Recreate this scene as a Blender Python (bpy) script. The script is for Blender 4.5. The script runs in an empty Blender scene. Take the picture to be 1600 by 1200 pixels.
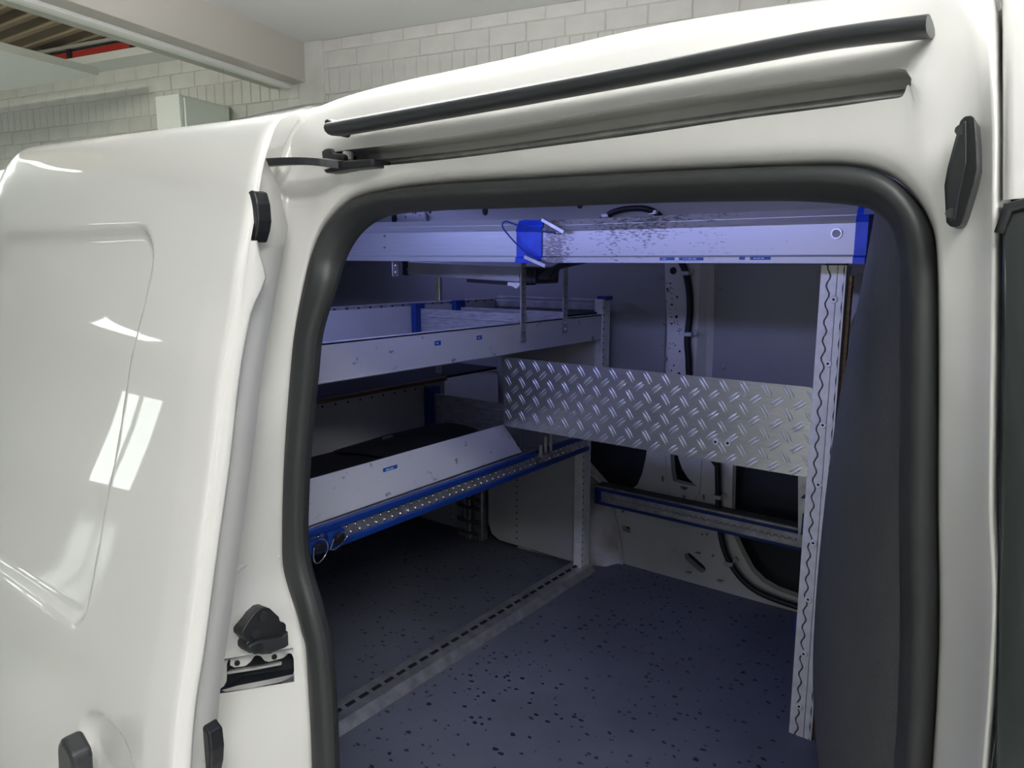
import bpy, bmesh, math, random
from mathutils import Vector, Matrix, geometry
random.seed(7)
R = math.radians
sc = bpy.context.scene
COL = sc.collection

# ------------------------------------------------------------------ camera
F, YAW, PIT, CAMH = 1120.0, R(37.5), R(9.4), 1.6
FW = Vector((-math.sin(YAW)*math.cos(PIT), math.cos(YAW)*math.cos(PIT), -math.sin(PIT)))
RT = Vector((math.cos(YAW), math.sin(YAW), 0)); UP = RT.cross(FW)
CAM = Vector((0, 0, CAMH))
cd = bpy.data.cameras.new('camera'); cam = bpy.data.objects.new('camera', cd); COL.objects.link(cam)
cd.sensor_width = 36; cd.lens = 36*F/1600; cd.clip_start = .02
cam.matrix_world = Matrix(((RT.x, UP.x, -FW.x, CAM.x), (RT.y, UP.y, -FW.y, CAM.y), (RT.z, UP.z, -FW.z, CAM.z), (0, 0, 0, 1)))
sc.camera = cam

# ------------------------------------------------------------------ light and exposure
sc.view_settings.view_transform = 'Standard'; sc.view_settings.look = 'None'
sc.view_settings.gamma = 1; sc.view_settings.use_curve_mapping = False
sc.view_settings.exposure = -0.12
w = bpy.data.worlds.new('world'); sc.world = w; w.use_nodes = True
w.node_tree.nodes['Background'].inputs[0].default_value = (.9, .95, 1, 1)
w.node_tree.nodes['Background'].inputs[1].default_value = .6

# showroom axes: the building stands turned against the van
WA = R(13.4)
N = Vector((-math.sin(WA), math.cos(WA), 0)); U = Vector((math.cos(WA), math.sin(WA), 0)); ZZ = Vector((0, 0, 1))
DW, CEIL = 4.126, 3.075
def RM(s, t, z): return U*s + N*t + ZZ*z

def area(name, loc, target, sx, sy, power, color=(1, 1, 1)):
    l = bpy.data.lights.new(name, 'AREA'); l.shape = 'RECTANGLE'; l.size = sx; l.size_y = sy; l.energy = power; l.color = color
    o = bpy.data.objects.new(name, l); COL.objects.link(o); o.location = loc
    d = (Vector(target)-Vector(loc)); o.rotation_euler = d.to_track_quat('-Z', 'Y').to_euler()
    return o
# added up/down lamps for ceiling light and the van's load-space lamps; the windows glow themselves
# (s, t, z of the fitting, watts down, watts up)
ADDED_LAMPS = [(.7, -.7, 2.62, 32, 84), (2.2, .6, 2.62, 26, 68), (-1.4, 1.9, 2.62, 5, 98),
         (-5.4, 1.7, 2.62, 7, 38), (-7.8, 2.2, 2.62, 8, 26)]
for (s, t, z, dn, upw) in ADDED_LAMPS:
    area('added_light_down', RM(s, t, z-.06), RM(s, t, 0), 1.1, .26, dn, (1, .99, .97))
    area('added_light_up', RM(s, t, z+.05), RM(s, t, 9), 1.1, .26, upw, (1, .99, .97))
area('deck_fill_light', RM(-4.4, .8, 3.0), RM(-5.4, 2.8, 3.3), .8, .1, 34, (1, .95, .85))  # added light without a fitting, brightens the dark opening below the deck
area('load_space_lamp_light', (-1.10, .93, 1.757), (-1.10, 1.70, 1.42), 1.50, .04, 4.7, (.38, .42, 1))
area('load_space_lamp_light', (-1.85, 1.66, 1.765), (-1.6, 2.1, 1.70), .30, .05, .8, (.38, .42, 1))

# ------------------------------------------------------------------ pixel -> point on a real plane (measuring the photograph)
def ray(u, v): return FW + RT*((u-800)/F) + UP*((600-v)/F)
def PY(u, v, y): r = ray(u, v); return CAM + r*(y/r.y)
def PX(u, v, x): r = ray(u, v); return CAM + r*(x/r.x)
def PZ(u, v, z): r = ray(u, v); return CAM + r*((z-CAMH)/r.z)
def proj(p):
    q = Vector(p)-CAM; d = q.dot(FW)
    return (800+F*q.dot(RT)/d, 600-F*q.dot(UP)/d) if d > .05 else (-1e5, -1e5)

# ------------------------------------------------------------------ materials
def mat(name, col, rough=.5, metal=0, coat=0, coat_r=.03, spec=.5, emit=None, estr=0):
    m = bpy.data.materials.new(name); m.use_nodes = True
    b = m.node_tree.nodes['Principled BSDF']
    b.inputs['Base Color'].default_value = (*col, 1); b.inputs['Roughness'].default_value = rough
    b.inputs['Metallic'].default_value = metal; b.inputs['Coat Weight'].default_value = coat
    b.inputs['Coat Roughness'].default_value = coat_r; b.inputs['Specular IOR Level'].default_value = spec
    if emit: b.inputs['Emission Color'].default_value = (*emit, 1); b.inputs['Emission Strength'].default_value = estr
    return m
def nodes(m): return m.node_tree.nodes, m.node_tree.links, m.node_tree.nodes['Principled BSDF']
def noise_col(m, c1, c2, scale=8, lo=.4, hi=.6, detail=4, stretch=(1, 1, 1), bump=0, bscale=None):
    nd, ln, b = nodes(m)
    tc = nd.new('ShaderNodeTexCoord'); mp = nd.new('ShaderNodeMapping'); mp.inputs['Scale'].default_value = stretch
    ln.new(tc.outputs['Object'], mp.inputs[0])
    n = nd.new('ShaderNodeTexNoise'); n.inputs['Scale'].default_value = scale; n.inputs['Detail'].default_value = detail
    ln.new(mp.outputs[0], n.inputs[0])
    r = nd.new('ShaderNodeValToRGB'); r.color_ramp.elements[0].position = lo; r.color_ramp.elements[1].position = hi
    r.color_ramp.elements[0].color = (*c1, 1); r.color_ramp.elements[1].color = (*c2, 1)
    ln.new(n.outputs[0], r.inputs[0]); ln.new(r.outputs[0], b.inputs['Base Color'])
    if bump:
        n2 = nd.new('ShaderNodeTexNoise'); n2.inputs['Scale'].default_value = bscale or scale; n2.inputs['Detail'].default_value = 3
        ln.new(mp.outputs[0], n2.inputs[0])
        bp = nd.new('ShaderNodeBump'); bp.inputs['Strength'].default_value = bump; bp.inputs['Distance'].default_value = .002
        ln.new(n2.outputs[0], bp.inputs['Height']); ln.new(bp.outputs[0], b.inputs['Normal'])
    return m

M = {}
M['paint'] = mat('white_car_paint', (.80, .79, .765), .32, 0, 1, .02)
M['primer'] = noise_col(mat('white_body_primer', (.6, .6, .58), .42), (.60, .59, .56), (.68, .67, .64), 5, .35, .65)
M['arch'] = noise_col(mat('dusty_wheel_arch', (.5, .5, .5), .8), (.30, .27, .21), (.70, .68, .68), 7, .38, .62, 6)
M['rubber'] = mat('black_seal_rubber', (.028, .030, .032), .48)
M['gasket'] = mat('black_gasket', (.022, .024, .028), .38)
M['plastic'] = mat('black_plastic', (.012, .013, .016), .4)
M['darkvoid'] = mat('hole_shade_and_scuffs', (.010, .013, .020), .6)  # near-black in place of shade inside holes and slots; also scuff marks
M['grey_plastic'] = noise_col(mat('grained_grey_plastic', (.06, .06, .06), .6), (.064, .067, .067), (.076, .078, .078), 60, .3, .7, 3, bump=.35, bscale=260)
M['lining'] = noise_col(mat('grey_hardboard_lining', (.2, .2, .2), .55), (.27, .275, .29), (.31, .315, .33), 2.5, .35, .65)
M['roof_in'] = mat('white_roof_lining', (.66, .66, .66), .5)
M['alu'] = noise_col(mat('brushed_aluminium', (.6, .6, .6), .33, .9), (.50, .51, .52), (.62, .62, .62), 14, .3, .7, 4, (1, 8, 30))
M['stile'] = noise_col(mat('ribbed_aluminium_stile', (.6, .6, .6), .4, .4), (.42, .45, .46), (.50, .52, .53), 14, .3, .7, 4, (1, 8, 40))
M['bars'] = mat('bright_tread_bars', (.70, .71, .72), .36, .7)  # paler than the sheet: glint of the raised bars put into the colour
M['galv'] = noise_col(mat('galvanised_steel', (.5, .5, .5), .42, .85), (.40, .41, .41), (.66, .66, .65), 28, .3, .7, 4)
M['galv_post'] = noise_col(mat('pale_zinc_post', (.5, .5, .5), .45, .1), (.70, .70, .67), (.88, .87, .84), 34, .3, .7, 4)
M['steel'] = mat('bright_steel', (.72, .72, .72), .22, 1)
M['dark_steel'] = mat('dark_groove', (.10, .10, .10), .6, .3)
M['tray'] = noise_col(mat('light_grey_tray_paint', (.5, .5, .5), .45), (.17, .18, .2), (.56, .565, .575), 40, .27, .35, 8)
M['tray_in'] = noise_col(mat('tray_inner_paint', (.4, .4, .4), .5), (.46, .46, .45), (.52, .52, .51), 9, .3, .7)
M['divider'] = noise_col(mat('scratched_divider', (.3, .3, .3), .5, .3), (.24, .24, .25), (.42, .42, .43), 12, .3, .6, 8, (2, 1, 16))
M['blue'] = mat('blue_plastic', (.005, .036, .22), .38)
M['blue_paint'] = noise_col(mat('blue_sleeve', (.004, .06, .55), .45), (.002, .035, .48), (.006, .07, .66), 20, .35, .65)
M['sticker'] = mat('blue_label_tape', (.006, .085, .36), .35)
M['sticker_ink'] = mat('white_label_print', (.45, .55, .75), .4)
M['mat_black'] = noise_col(mat('black_rubber_mat', (.02, .02, .02), .7), (.006, .007, .009), (.014, .015, .017), 20, .3, .7)
M['wood'] = noise_col(mat('plywood_edge', (.2, .12, .05), .6), (.10, .055, .022), (.24, .14, .06), 10, .3, .7, 5, (1, 1, 12))
M['cable_black'] = mat('black_cable_sheath', (.008, .009, .011), .45)
M['glass_black'] = mat('dark_tinted_glass', (.020, .024, .024), .12, 0, 0, .03, .6)
M['cab_white'] = mat('white_cabinet', (.86, .86, .85), .35)
M['wallp'] = noise_col(mat('painted_brick', (.66, .65, .62), .6), (.60, .59, .565), (.68, .67, .645), 6, .35, .65, bump=.25, bscale=40)
M['mortar'] = mat('painted_mortar', (.60, .59, .565), .8)
M['ceil'] = mat('ceiling_white', (.74, .75, .74), .8)
M['beam'] = mat('beam_paint', (.50, .475, .44), .6)
M['deck'] = mat('corrugated_deck_paint', (.36, .30, .20), .6)
M['red'] = noise_col(mat('red_cable', (.5, .03, .02), .5), (.38, .015, .01), (.62, .05, .035), 30, .4, .6, 3, (1, 20, 20))
M['lamp'] = mat('lamp_diffuser', (.9, .9, .9), .5, emit=(.95, 1, 1), estr=7)
M['winlight'] = mat('window_daylight_panel', (.9, .9, .9), .5, emit=(.97, .99, 1), estr=5)
M['led'] = mat('blue_white_led', (.8, .8, .9), .5, emit=(.5, .58, 1), estr=3)

def glass():
    m = bpy.data.materials.new('partition_glass'); m.use_nodes = True; nt = m.node_tree
    nt.nodes.clear(); o = nt.nodes.new('ShaderNodeOutputMaterial'); mx = nt.nodes.new('ShaderNodeMixShader')
    t = nt.nodes.new('ShaderNodeBsdfTransparent'); t.inputs[0].default_value = (.925, .955, .93, 1)
    g = nt.nodes.new('ShaderNodeBsdfGlossy'); g.inputs['Roughness'].default_value = 0
    f = nt.nodes.new('ShaderNodeFresnel'); f.inputs[0].default_value = 1.35
    ge = nt.nodes.new('ShaderNodeNewGeometry'); iv = nt.nodes.new('ShaderNodeMath'); iv.operation = 'SUBTRACT'; iv.inputs[0].default_value = 1; nt.links.new(ge.outputs['Backfacing'], iv.inputs[1])
    ml = nt.nodes.new('ShaderNodeMath'); ml.operation = 'MULTIPLY'; nt.links.new(f.outputs[0], ml.inputs[0]); nt.links.new(iv.outputs[0], ml.inputs[1]); nt.links.new(ml.outputs[0], mx.inputs[0]); nt.links.new(t.outputs[0], mx.inputs[1]); nt.links.new(g.outputs[0], mx.inputs[2])
    nt.links.new(mx.outputs[0], o.inputs[0]); return m
M['glass'] = glass()

def floor_flecks():
    m = mat('speckled_blue_grey_floor', (.1, .11, .16), .5); nd, ln, b = nodes(m)
    tc = nd.new('ShaderNodeTexCoord'); mp = nd.new('ShaderNodeMapping'); ln.new(tc.outputs['Object'], mp.inputs[0])
    mp.inputs['Scale'].default_value = (1, 1.35, 1)
    nz = nd.new('ShaderNodeTexNoise'); nz.inputs['Scale'].default_value = 90; ln.new(mp.outputs[0], nz.inputs[0])
    mx = nd.new('ShaderNodeMix'); mx.data_type = 'VECTOR'; mx.inputs[0].default_value = .012
    ln.new(mp.outputs[0], mx.inputs[4]); ln.new(nz.outputs['Color'], mx.inputs[5])
    v = nd.new('ShaderNodeTexVoronoi'); v.inputs['Scale'].default_value = 54; ln.new(mx.outputs[1], v.inputs[0])
    v2 = nd.new('ShaderNodeTexVoronoi'); v2.inputs['Scale'].default_value = 54; ln.new(mx.outputs[1], v2.inputs[0])
    sep = nd.new('ShaderNodeSeparateColor'); ln.new(v2.outputs['Color'], sep.inputs[0])
    # fleck radius differs per cell, many cells hold none
    mr = nd.new('ShaderNodeMapRange'); mr.inputs[1].default_value = .45; mr.inputs[2].default_value = 1; mr.inputs[3].default_value = 0; mr.inputs[4].default_value = .38
    ln.new(sep.outputs[0], mr.inputs[0])
    lt = nd.new('ShaderNodeMath'); lt.operation = 'LESS_THAN'; ln.new(v.outputs['Distance'], lt.inputs[0]); ln.new(mr.outputs[0], lt.inputs[1])
    big = nd.new('ShaderNodeTexNoise'); big.inputs['Scale'].default_value = 3.2; big.inputs['Detail'].default_value = 5; ln.new(tc.outputs['Object'], big.inputs[0])
    rp = nd.new('ShaderNodeValToRGB'); rp.color_ramp.elements[0].position = .3; rp.color_ramp.elements[1].position = .62
    rp.color_ramp.elements[0].color = (.085, .092, .120, 1); rp.color_ramp.elements[1].color = (.115, .124, .162, 1); ln.new(big.outputs[0], rp.inputs[0])
    mc = nd.new('ShaderNodeMix'); mc.data_type = 'RGBA'; ln.new(lt.outputs[0], mc.inputs[0]); ln.new(rp.outputs[0], mc.inputs[6]); mc.inputs[7].default_value = (.008, .009, .02, 1)
    ln.new(mc.outputs[2], b.inputs['Base Color']); return m
M['floor'] = floor_flecks()

def worn_beam():
    m = mat('worn_aluminium_stile', (.6, .6, .6), .42, .55); nd, ln, b = nodes(m)
    tc = nd.new('ShaderNodeTexCoord'); mp = nd.new('ShaderNodeMapping'); mp.inputs['Scale'].default_value = (1, 1, 3.2); ln.new(tc.outputs['Object'], mp.inputs[0])
    n1 = nd.new('ShaderNodeTexNoise'); n1.inputs['Scale'].default_value = 5; n1.inputs['Detail'].default_value = 2; ln.new(tc.outputs['Object'], n1.inputs[0])
    n2 = nd.new('ShaderNodeTexNoise'); n2.inputs['Scale'].default_value = 85; n2.inputs['Detail'].default_value = 8; ln.new(mp.outputs[0], n2.inputs[0])
    # scrapes gather at two places along the stile
    sx = nd.new('ShaderNodeSeparateXYZ'); ln.new(tc.outputs['Object'], sx.inputs[0]); last = n1.outputs[0]
    for c_, w_, amp in ((-.03, .13, .15), (-.32, .06, .15), (.29, .03, .06)):
        q = [nd.new('ShaderNodeMath') for _ in range(6)]
        for n_, op in zip(q, ('SUBTRACT', 'DIVIDE', 'POWER', 'MULTIPLY', 'EXPONENT', 'MULTIPLY_ADD')): n_.operation = op
        ln.new(sx.outputs[0], q[0].inputs[0]); q[0].inputs[1].default_value = c_; ln.new(q[0].outputs[0], q[1].inputs[0]); q[1].inputs[1].default_value = w_
        ln.new(q[1].outputs[0], q[2].inputs[0]); q[2].inputs[1].default_value = 2; ln.new(q[2].outputs[0], q[3].inputs[0]); q[3].inputs[1].default_value = -1
        ln.new(q[3].outputs[0], q[4].inputs[0]); ln.new(q[4].outputs[0], q[5].inputs[0]); q[5].inputs[1].default_value = -amp; ln.new(last, q[5].inputs[2]); last = q[5].outputs[0]
    a = nd.new('ShaderNodeMath'); a.operation = 'ADD'; ln.new(last, a.inputs[0]); ln.new(n2.outputs[0], a.inputs[1])
    r = nd.new('ShaderNodeValToRGB'); r.color_ramp.elements[0].position = .74/2; r.color_ramp.elements[1].position = .84/2
    h = nd.new('ShaderNodeMath'); h.operation = 'MULTIPLY'; h.inputs[1].default_value = .5; ln.new(a.outputs[0], h.inputs[0]); ln.new(h.outputs[0], r.inputs[0])
    r.color_ramp.elements[0].color = (.20, .19, .19, 1); r.color_ramp.elements[1].color = (.47, .47, .48, 1)
    ln.new(r.outputs[0], b.inputs['Base Color']); return m
M['worn'] = worn_beam()

def tiles():
    m = mat('white_floor_tiles', (.7, .7, .68), .18); nd, ln, b = nodes(m)
    tc = nd.new('ShaderNodeTexCoord'); br = nd.new('ShaderNodeTexBrick'); ln.new(tc.outputs['Object'], br.inputs[0])
    br.offset = 0; br.inputs['Scale'].default_value = 1; br.inputs['Brick Width'].default_value = .6; br.inputs['Row Height'].default_value = .6
    br.inputs['Mortar Size'].default_value = .006; br.inputs['Color1'].default_value = (.70, .70, .67, 1); br.inputs['Color2'].default_value = (.68, .68, .655, 1); br.inputs['Mortar'].default_value = (.4, .4, .39, 1)
    ln.new(br.outputs[0], b.inputs['Base Color']); return m
M['tiles'] = tiles()

# ------------------------------------------------------------------ mesh helpers
class MB:
    def __init__(s): s.v = []; s.f = []
    def add(s, vs, fs):
        o = len(s.v); s.v += [Vector(v) for v in vs]; s.f += [tuple(i+o for i in f) for f in fs]; return s
    def box(s, lo, hi):
        x0, y0, z0 = lo; x1, y1, z1 = hi
        return s.add([(x0, y0, z0), (x1, y0, z0), (x1, y1, z0), (x0, y1, z0), (x0, y0, z1), (x1, y0, z1), (x1, y1, z1), (x0, y1, z1)],
                     [(3, 2, 1, 0), (4, 5, 6, 7), (0, 1, 5, 4), (1, 2, 6, 5), (2, 3, 7, 6), (3, 0, 4, 7)])
    def obox(s, c, ex, ey, ez):     # centre and three half-extent vectors
        c, ex, ey, ez = map(Vector, (c, ex, ey, ez))
        vs = [c+ex*a+ey*b+ez*d for d in (-1, 1) for (a, b) in ((-1, -1), (1, -1), (1, 1), (-1, 1))]
        return s.add(vs, [(3, 2, 1, 0), (4, 5, 6, 7), (0, 1, 5, 4), (1, 2, 6, 5), (2, 3, 7, 6), (3, 0, 4, 7)])
    def prism(s, pts, d):           # polygon of 3D points pushed along d
        n = len(pts); d = Vector(d); pts = [Vector(p) for p in pts]
        return s.add(pts+[p+d for p in pts], [tuple(range(n)), tuple(range(2*n-1, n-1, -1))]+[(i, i+n, (i+1) % n+n, (i+1) % n) for i in range(n)])
    def tube(s, path, r, n=8, closed=False, caps=True):
        path = [Vector(p) for p in path]; m = len(path); vs = []; up = None
        for i, p in enumerate(path):
            if closed: t = path[(i+1) % m]-path[i-1]
            else: t = path[min(i+1, m-1)]-path[max(i-1, 0)]
            t.normalize()
            if up is None: up = t.orthogonal().normalized()
            up = (up-t*up.dot(t)).normalized(); sd = t.cross(up)
            rr = r[i] if isinstance(r, (list, tuple)) else r
            vs += [p+(up*math.cos(2*math.pi*k/n)+sd*math.sin(2*math.pi*k/n))*rr for k in range(n)]
        fs = [(i*n+k, i*n+(k+1) % n, (i+1)*n+(k+1) % n, (i+1)*n+k) for i in range(m-1) for k in range(n)]
        if closed: fs += [((m-1)*n+k, (m-1)*n+(k+1) % n, (k+1) % n, k) for k in range(n)]
        elif caps: fs += [tuple(range(n-1, -1, -1)), tuple((m-1)*n+k for k in range(n))]
        return s.add(vs, fs)
    def grid(s, rows, skip=None):   # rows of equally many points
        n = len(rows[0]); vs = [p for r in rows for p in r]
        fs = [(i*n+j, i*n+j+1, (i+1)*n+j+1, (i+1)*n+j) for i in range(len(rows)-1) for j in range(n-1) if not (skip and skip(i, j))]
        return s.add(vs, fs)
    def disc(s, c, axis, r, h, n=12, r2=None):   # short cylinder rising along axis
        c = Vector(c); a = Vector(axis).normalized(); e = a.orthogonal().normalized(); g = a.cross(e); r2 = r if r2 is None else r2
        lo = [c+(e*math.cos(2*math.pi*k/n)+g*math.sin(2*math.pi*k/n))*r for k in range(n)]
        hi = [c+a*h+(e*math.cos(2*math.pi*k/n)+g*math.sin(2*math.pi*k/n))*r2 for k in range(n)]
        return s.add(lo+hi, [tuple(range(n-1, -1, -1)), tuple(range(n, 2*n))]+[(i, (i+1) % n, (i+1) % n+n, i+n) for i in range(n)])
ORG = {}
def obj(name, mb, m, parent=None, smooth=False, bevel=0, seg=2, sub=0, kind=None, label=None, fix=True):
    c = Vector((0, 0, 0))
    if mb.v:
        c = Vector([(min(v[i] for v in mb.v)+max(v[i] for v in mb.v))/2 for i in range(3)])
    me = bpy.data.meshes.new(name); me.from_pydata([v-c for v in mb.v], [], mb.f)
    if fix:
        bm = bmesh.new(); bm.from_mesh(me); bmesh.ops.recalc_face_normals(bm, faces=bm.faces); bm.to_mesh(me); bm.free()
    for k in (m if isinstance(m, (list, tuple)) else [m]): me.materials.append(M[k])
    if smooth: me.polygons.foreach_set('use_smooth', [True]*len(me.polygons))
    o = bpy.data.objects.new(name, me); COL.objects.link(o); ORG[o.name] = c
    if parent: o.parent = parent; o.location = c-ORG[parent.name]
    else: o.location = c
    if bevel:
        b = o.modifiers.new('bevel', 'BEVEL'); b.width = bevel; b.segments = seg; b.limit_method = 'ANGLE'; b.angle_limit = R(35)
    if sub:
        b = o.modifiers.new('sub', 'SUBSURF'); b.levels = sub; b.render_levels = sub
    if kind: o['kind'] = kind
    if label: o['label'] = label
    return o
def thing(name, loc, label, cat, group=None):
    o = bpy.data.objects.new(name, None); COL.objects.link(o); o.location = loc; ORG[o.name] = Vector(loc); o.empty_display_size = .05
    o['label'] = label; o['category'] = cat
    if group: o['group'] = group
    return o
def tag(o, label, cat, group=None):
    o['label'] = label; o['category'] = cat
    if group: o['group'] = group
    return o
def copy(o, name, loc, parent):     # shares mesh data
    c = o.copy(); COL.objects.link(c); c.name = name; c.parent = parent
    ORG[c.name] = Vector(loc); c.location = Vector(loc)-(ORG[parent.name] if parent else Vector((0, 0, 0))); return c
def catmull(pts, k):
    out = []; n = len(pts)
    for i in range(n-1):
        p0, p1, p2, p3 = pts[max(i-1, 0)], pts[i], pts[i+1], pts[min(i+2, n-1)]
        for j in range(k):
            t = j/k
            out.append((p1*2+(p2-p0)*t+(p0*2-p1*5+p2*4-p3)*t*t+(p1*3-p0-p2*3+p3)*t**3)*.5)
    out.append(pts[-1]); return out
def lerp(a, b, t): return a+(b-a)*t
def interp(tab, x):
    if x <= tab[0][0]: return tab[0][1]
    for (a, fa), (b, fb) in zip(tab, tab[1:]):
        if x <= b: return fa+(fb-fa)*(x-a)/(b-a)
    return tab[-1][1]
V = lambda *a: Vector(a)
EX, EY, EZ = V(1, 0, 0), V(0, 1, 0), V(0, 0, 1)
ZF, YW = .575, 2.11        # load floor height, far side wall

# ================================================================== SETTING: the showroom
S0, S1, T0 = -12.5, 4.2, -5.6
def slab(pts, d): return MB().prism(pts, d)
obj('floor', slab([RM(S0, T0, 0), RM(S1, T0, 0), RM(S1, DW, 0), RM(S0, DW, 0)], (0, 0, -.1)), 'tiles', kind='structure')
# ceiling of the bay the van stands in: right of the beam
SB1, BZ = -3.362, 2.82
SB0 = PZ(110, 41, BZ).dot(U)
obj('ceiling', slab([RM(SB1, T0, CEIL), RM(S1, T0, CEIL), RM(S1, DW, CEIL), RM(SB1, DW, CEIL)], (0, 0, .1)), 'ceil', kind='structure')
bm_ = MB().prism([RM(SB0, T0, BZ), RM(SB1, T0, BZ), RM(SB1, .55, BZ), RM(SB0, .55, BZ)], (0, 0, .9))
bm_.prism([RM(SB0, .556, BZ), RM(SB1, .556, BZ), RM(SB1, 2.05, BZ), RM(SB0, 2.05, BZ)], (0, 0, .9))
bm_.prism([RM(SB0, 2.056, BZ), RM(SB1, 2.056, BZ), RM(SB1, DW, BZ), RM(SB0, DW, BZ)], (0, 0, .9))
obj('trim_1', bm_, 'beam', kind='structure', label='boxed ceiling beam above the glass partition', bevel=.004)
tr = MB().prism([RM(-3.56, T0, BZ-.022), RM(-3.48, T0, BZ-.022), RM(-3.48, DW, BZ-.022), RM(-3.56, DW, BZ-.022)], (0, 0, .022))
obj('trim_2', tr, 'cab_white', kind='structure', label='pale glazing channel under the beam', bevel=.003)
wb = obj('wall_back', slab([RM(S0, DW-.007, 0), RM(S1, DW-.007, 0), RM(S1, DW-.007, 4.2), RM(S0, DW-.007, 4.2)], N*.12), 'mortar', kind='structure')
# bricks of the part of the wall that shows above the van: stretcher courses and one course of upright headers
GAP = .003
COURSES = [(3.428, 3.535, .24), (3.321, 3.428, .24), (3.214, 3.321, .24), (3.107, 3.214, .24), (3.0, 3.107, .24), (2.893, 3.0, .24), (2.731, 2.893, .085), (2.624, 2.731, .24), (2.517, 2.624, .24), (2.41, 2.517, .24), (2.303, 2.41, .24)]
seen = []; rest = []
for ci, (z0, z1, bl) in enumerate(COURSES):
    for k in range(int(S0/bl), int(S1/bl)):
        s0 = k*bl+(ci % 2)*.12+.05; s1 = s0+bl
        if s1 > -3.22 and s0 < SB1-.1: continue
        zt = z1
        if s0 > SB1:
            if z0 > CEIL-.02: continue
            zt = min(z1, CEIL)
        p = RM((s0+s1)/2, DW, (z0+zt)/2); q = proj(p)
        if not (-120 < q[0] < 1500 and -120 < q[1] < 520): continue
        roof = interp([(0, 255), (430, 176), (500, 150), (800, 84), (1200, 0), (1500, -60)], q[0])
        vis = -40 < q[0] < 1290 and -25 < q[1] < roof+24 and not (SB1-.1 > s0 and z0 > 3.15)
        (seen if vis else rest).append((p, bl, zt-z0))
seen.sort(key=lambda b_: (b_[0]-CAM).length)
proto = {}
def brick_mb(p, bl, h): return MB().obox(p, U*(bl/2-GAP/2), N*.012, EZ*(h/2-GAP/2))
for (p, bl, h) in seen[:300]:
    key = (bl, round(h, 3))
    if key not in proto: proto[key] = obj('brick', brick_mb(p, bl, h), 'wallp', wb, bevel=.004, seg=1)
    else: copy(proto[key], 'brick', p-N*random.uniform(0, .003), wb)
mb = MB()
for (p, bl, h) in seen[300:]+rest: mb.v += []; mb.obox(p, U*(bl/2-GAP/2), N*.012, EZ*(h/2-GAP/2))
if mb.v: obj('brick_field', mb, 'wallp', wb, kind='stuff')
obj('trim_4', slab([RM(SB1-.06, DW-.03, 0), RM(-3.215, DW-.03, 0), RM(-3.215, DW+.01, 0), RM(SB1-.06, DW+.01, 0)], (0, 0, CEIL-.001)), 'wallp', kind='structure', label='smooth pier where the ceiling beam meets the brick wall', bevel=.004)
obj('wall_right', slab([RM(S1, T0, 0), RM(S1, DW, 0), RM(S1, DW, 4.2), RM(S1, T0, 4.2)], U*.1), 'ceil', kind='structure')
obj('wall_left', slab([RM(S0, T0, 0), RM(S0, DW, 0), RM(S0, DW, 4.2), RM(S0, T0, 4.2)], -U*.1), 'ceil', kind='structure')
obj('wall_front', slab([RM(S0, T0, 0), RM(S1, T0, 0), RM(S1, T0, 4.2), RM(S0, T0, 4.2)], -N*.1), 'ceil', kind='structure')
# glowing windows: left one mirrored in the door, front one added for jamb reflections
def window(n, o, ax, nrm, wdt, h):
    w0 = obj('window_%d' % n, MB().obox(o, ax*(wdt/2), nrm*.01, EZ*(h/2)), 'winlight', kind='structure')
    f = MB()
    for sx in (-1, 0, 1): f.obox(o+ax*(sx*wdt/2), ax*.035, nrm*.04, EZ*(h/2+.03))
    for sz in (-1, 1): f.obox(o+EZ*(sz*h/2), ax*(wdt/2+.03), nrm*.04, EZ*.035)
    obj('window_frame', f, 'cab_white', w0)
window(1, RM(-2.2, T0+.02, 1.55), U, N, 1.1, 1.5)
window(2, RM(S0+.02, -2.0, .92), N, U, .70, 1.1)
# added unseen hanging lamps, lit up and down, and one flat panel lamp on the lower ceiling
lampwords = ['in front of the van door', 'beyond the front of the van', 'over the van roof', 'behind the glass partition near the brick wall', 'deepest in the bay behind the glass']
lf = None
for (s, t, z, dn, upw), wd in zip(ADDED_LAMPS, lampwords):
    p = RM(s, t, z)
    th = thing('added_pendant', p, 'long white added lamp hanging '+wd, 'lamp', 'added hanging lamps')
    if lf is None:
        lf = (obj('lamp_housing', MB().obox(p, U*.60, N*.16, EZ*.035), 'cab_white', th, bevel=.006), obj('lamp_diffuser', MB().obox(p-EZ*.038, U*.56, N*.13, EZ*.003), 'lamp', th),
              obj('lamp_cord', MB().tube([p+EZ*.03, p+EZ*.30], .004, 6), 'plastic', th))
    else:
        for o_, dz in zip(lf, (0, -.038, .165)): copy(o_, o_.name.split('.')[0], p+EZ*dz, th)
p = RM(-9.75, -.8, 2.885); th = thing('panel_lamp', p, 'flat square panel lamp on the lower ceiling behind the glass', 'lamp')
obj('lamp_frame', MB().obox(p, U*.46, N*.40, EZ*.012), 'cab_white', th); obj('lamp_diffuser', MB().obox(p-EZ*.013, U*.42, N*.36, EZ*.002), 'lamp', th)
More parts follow.
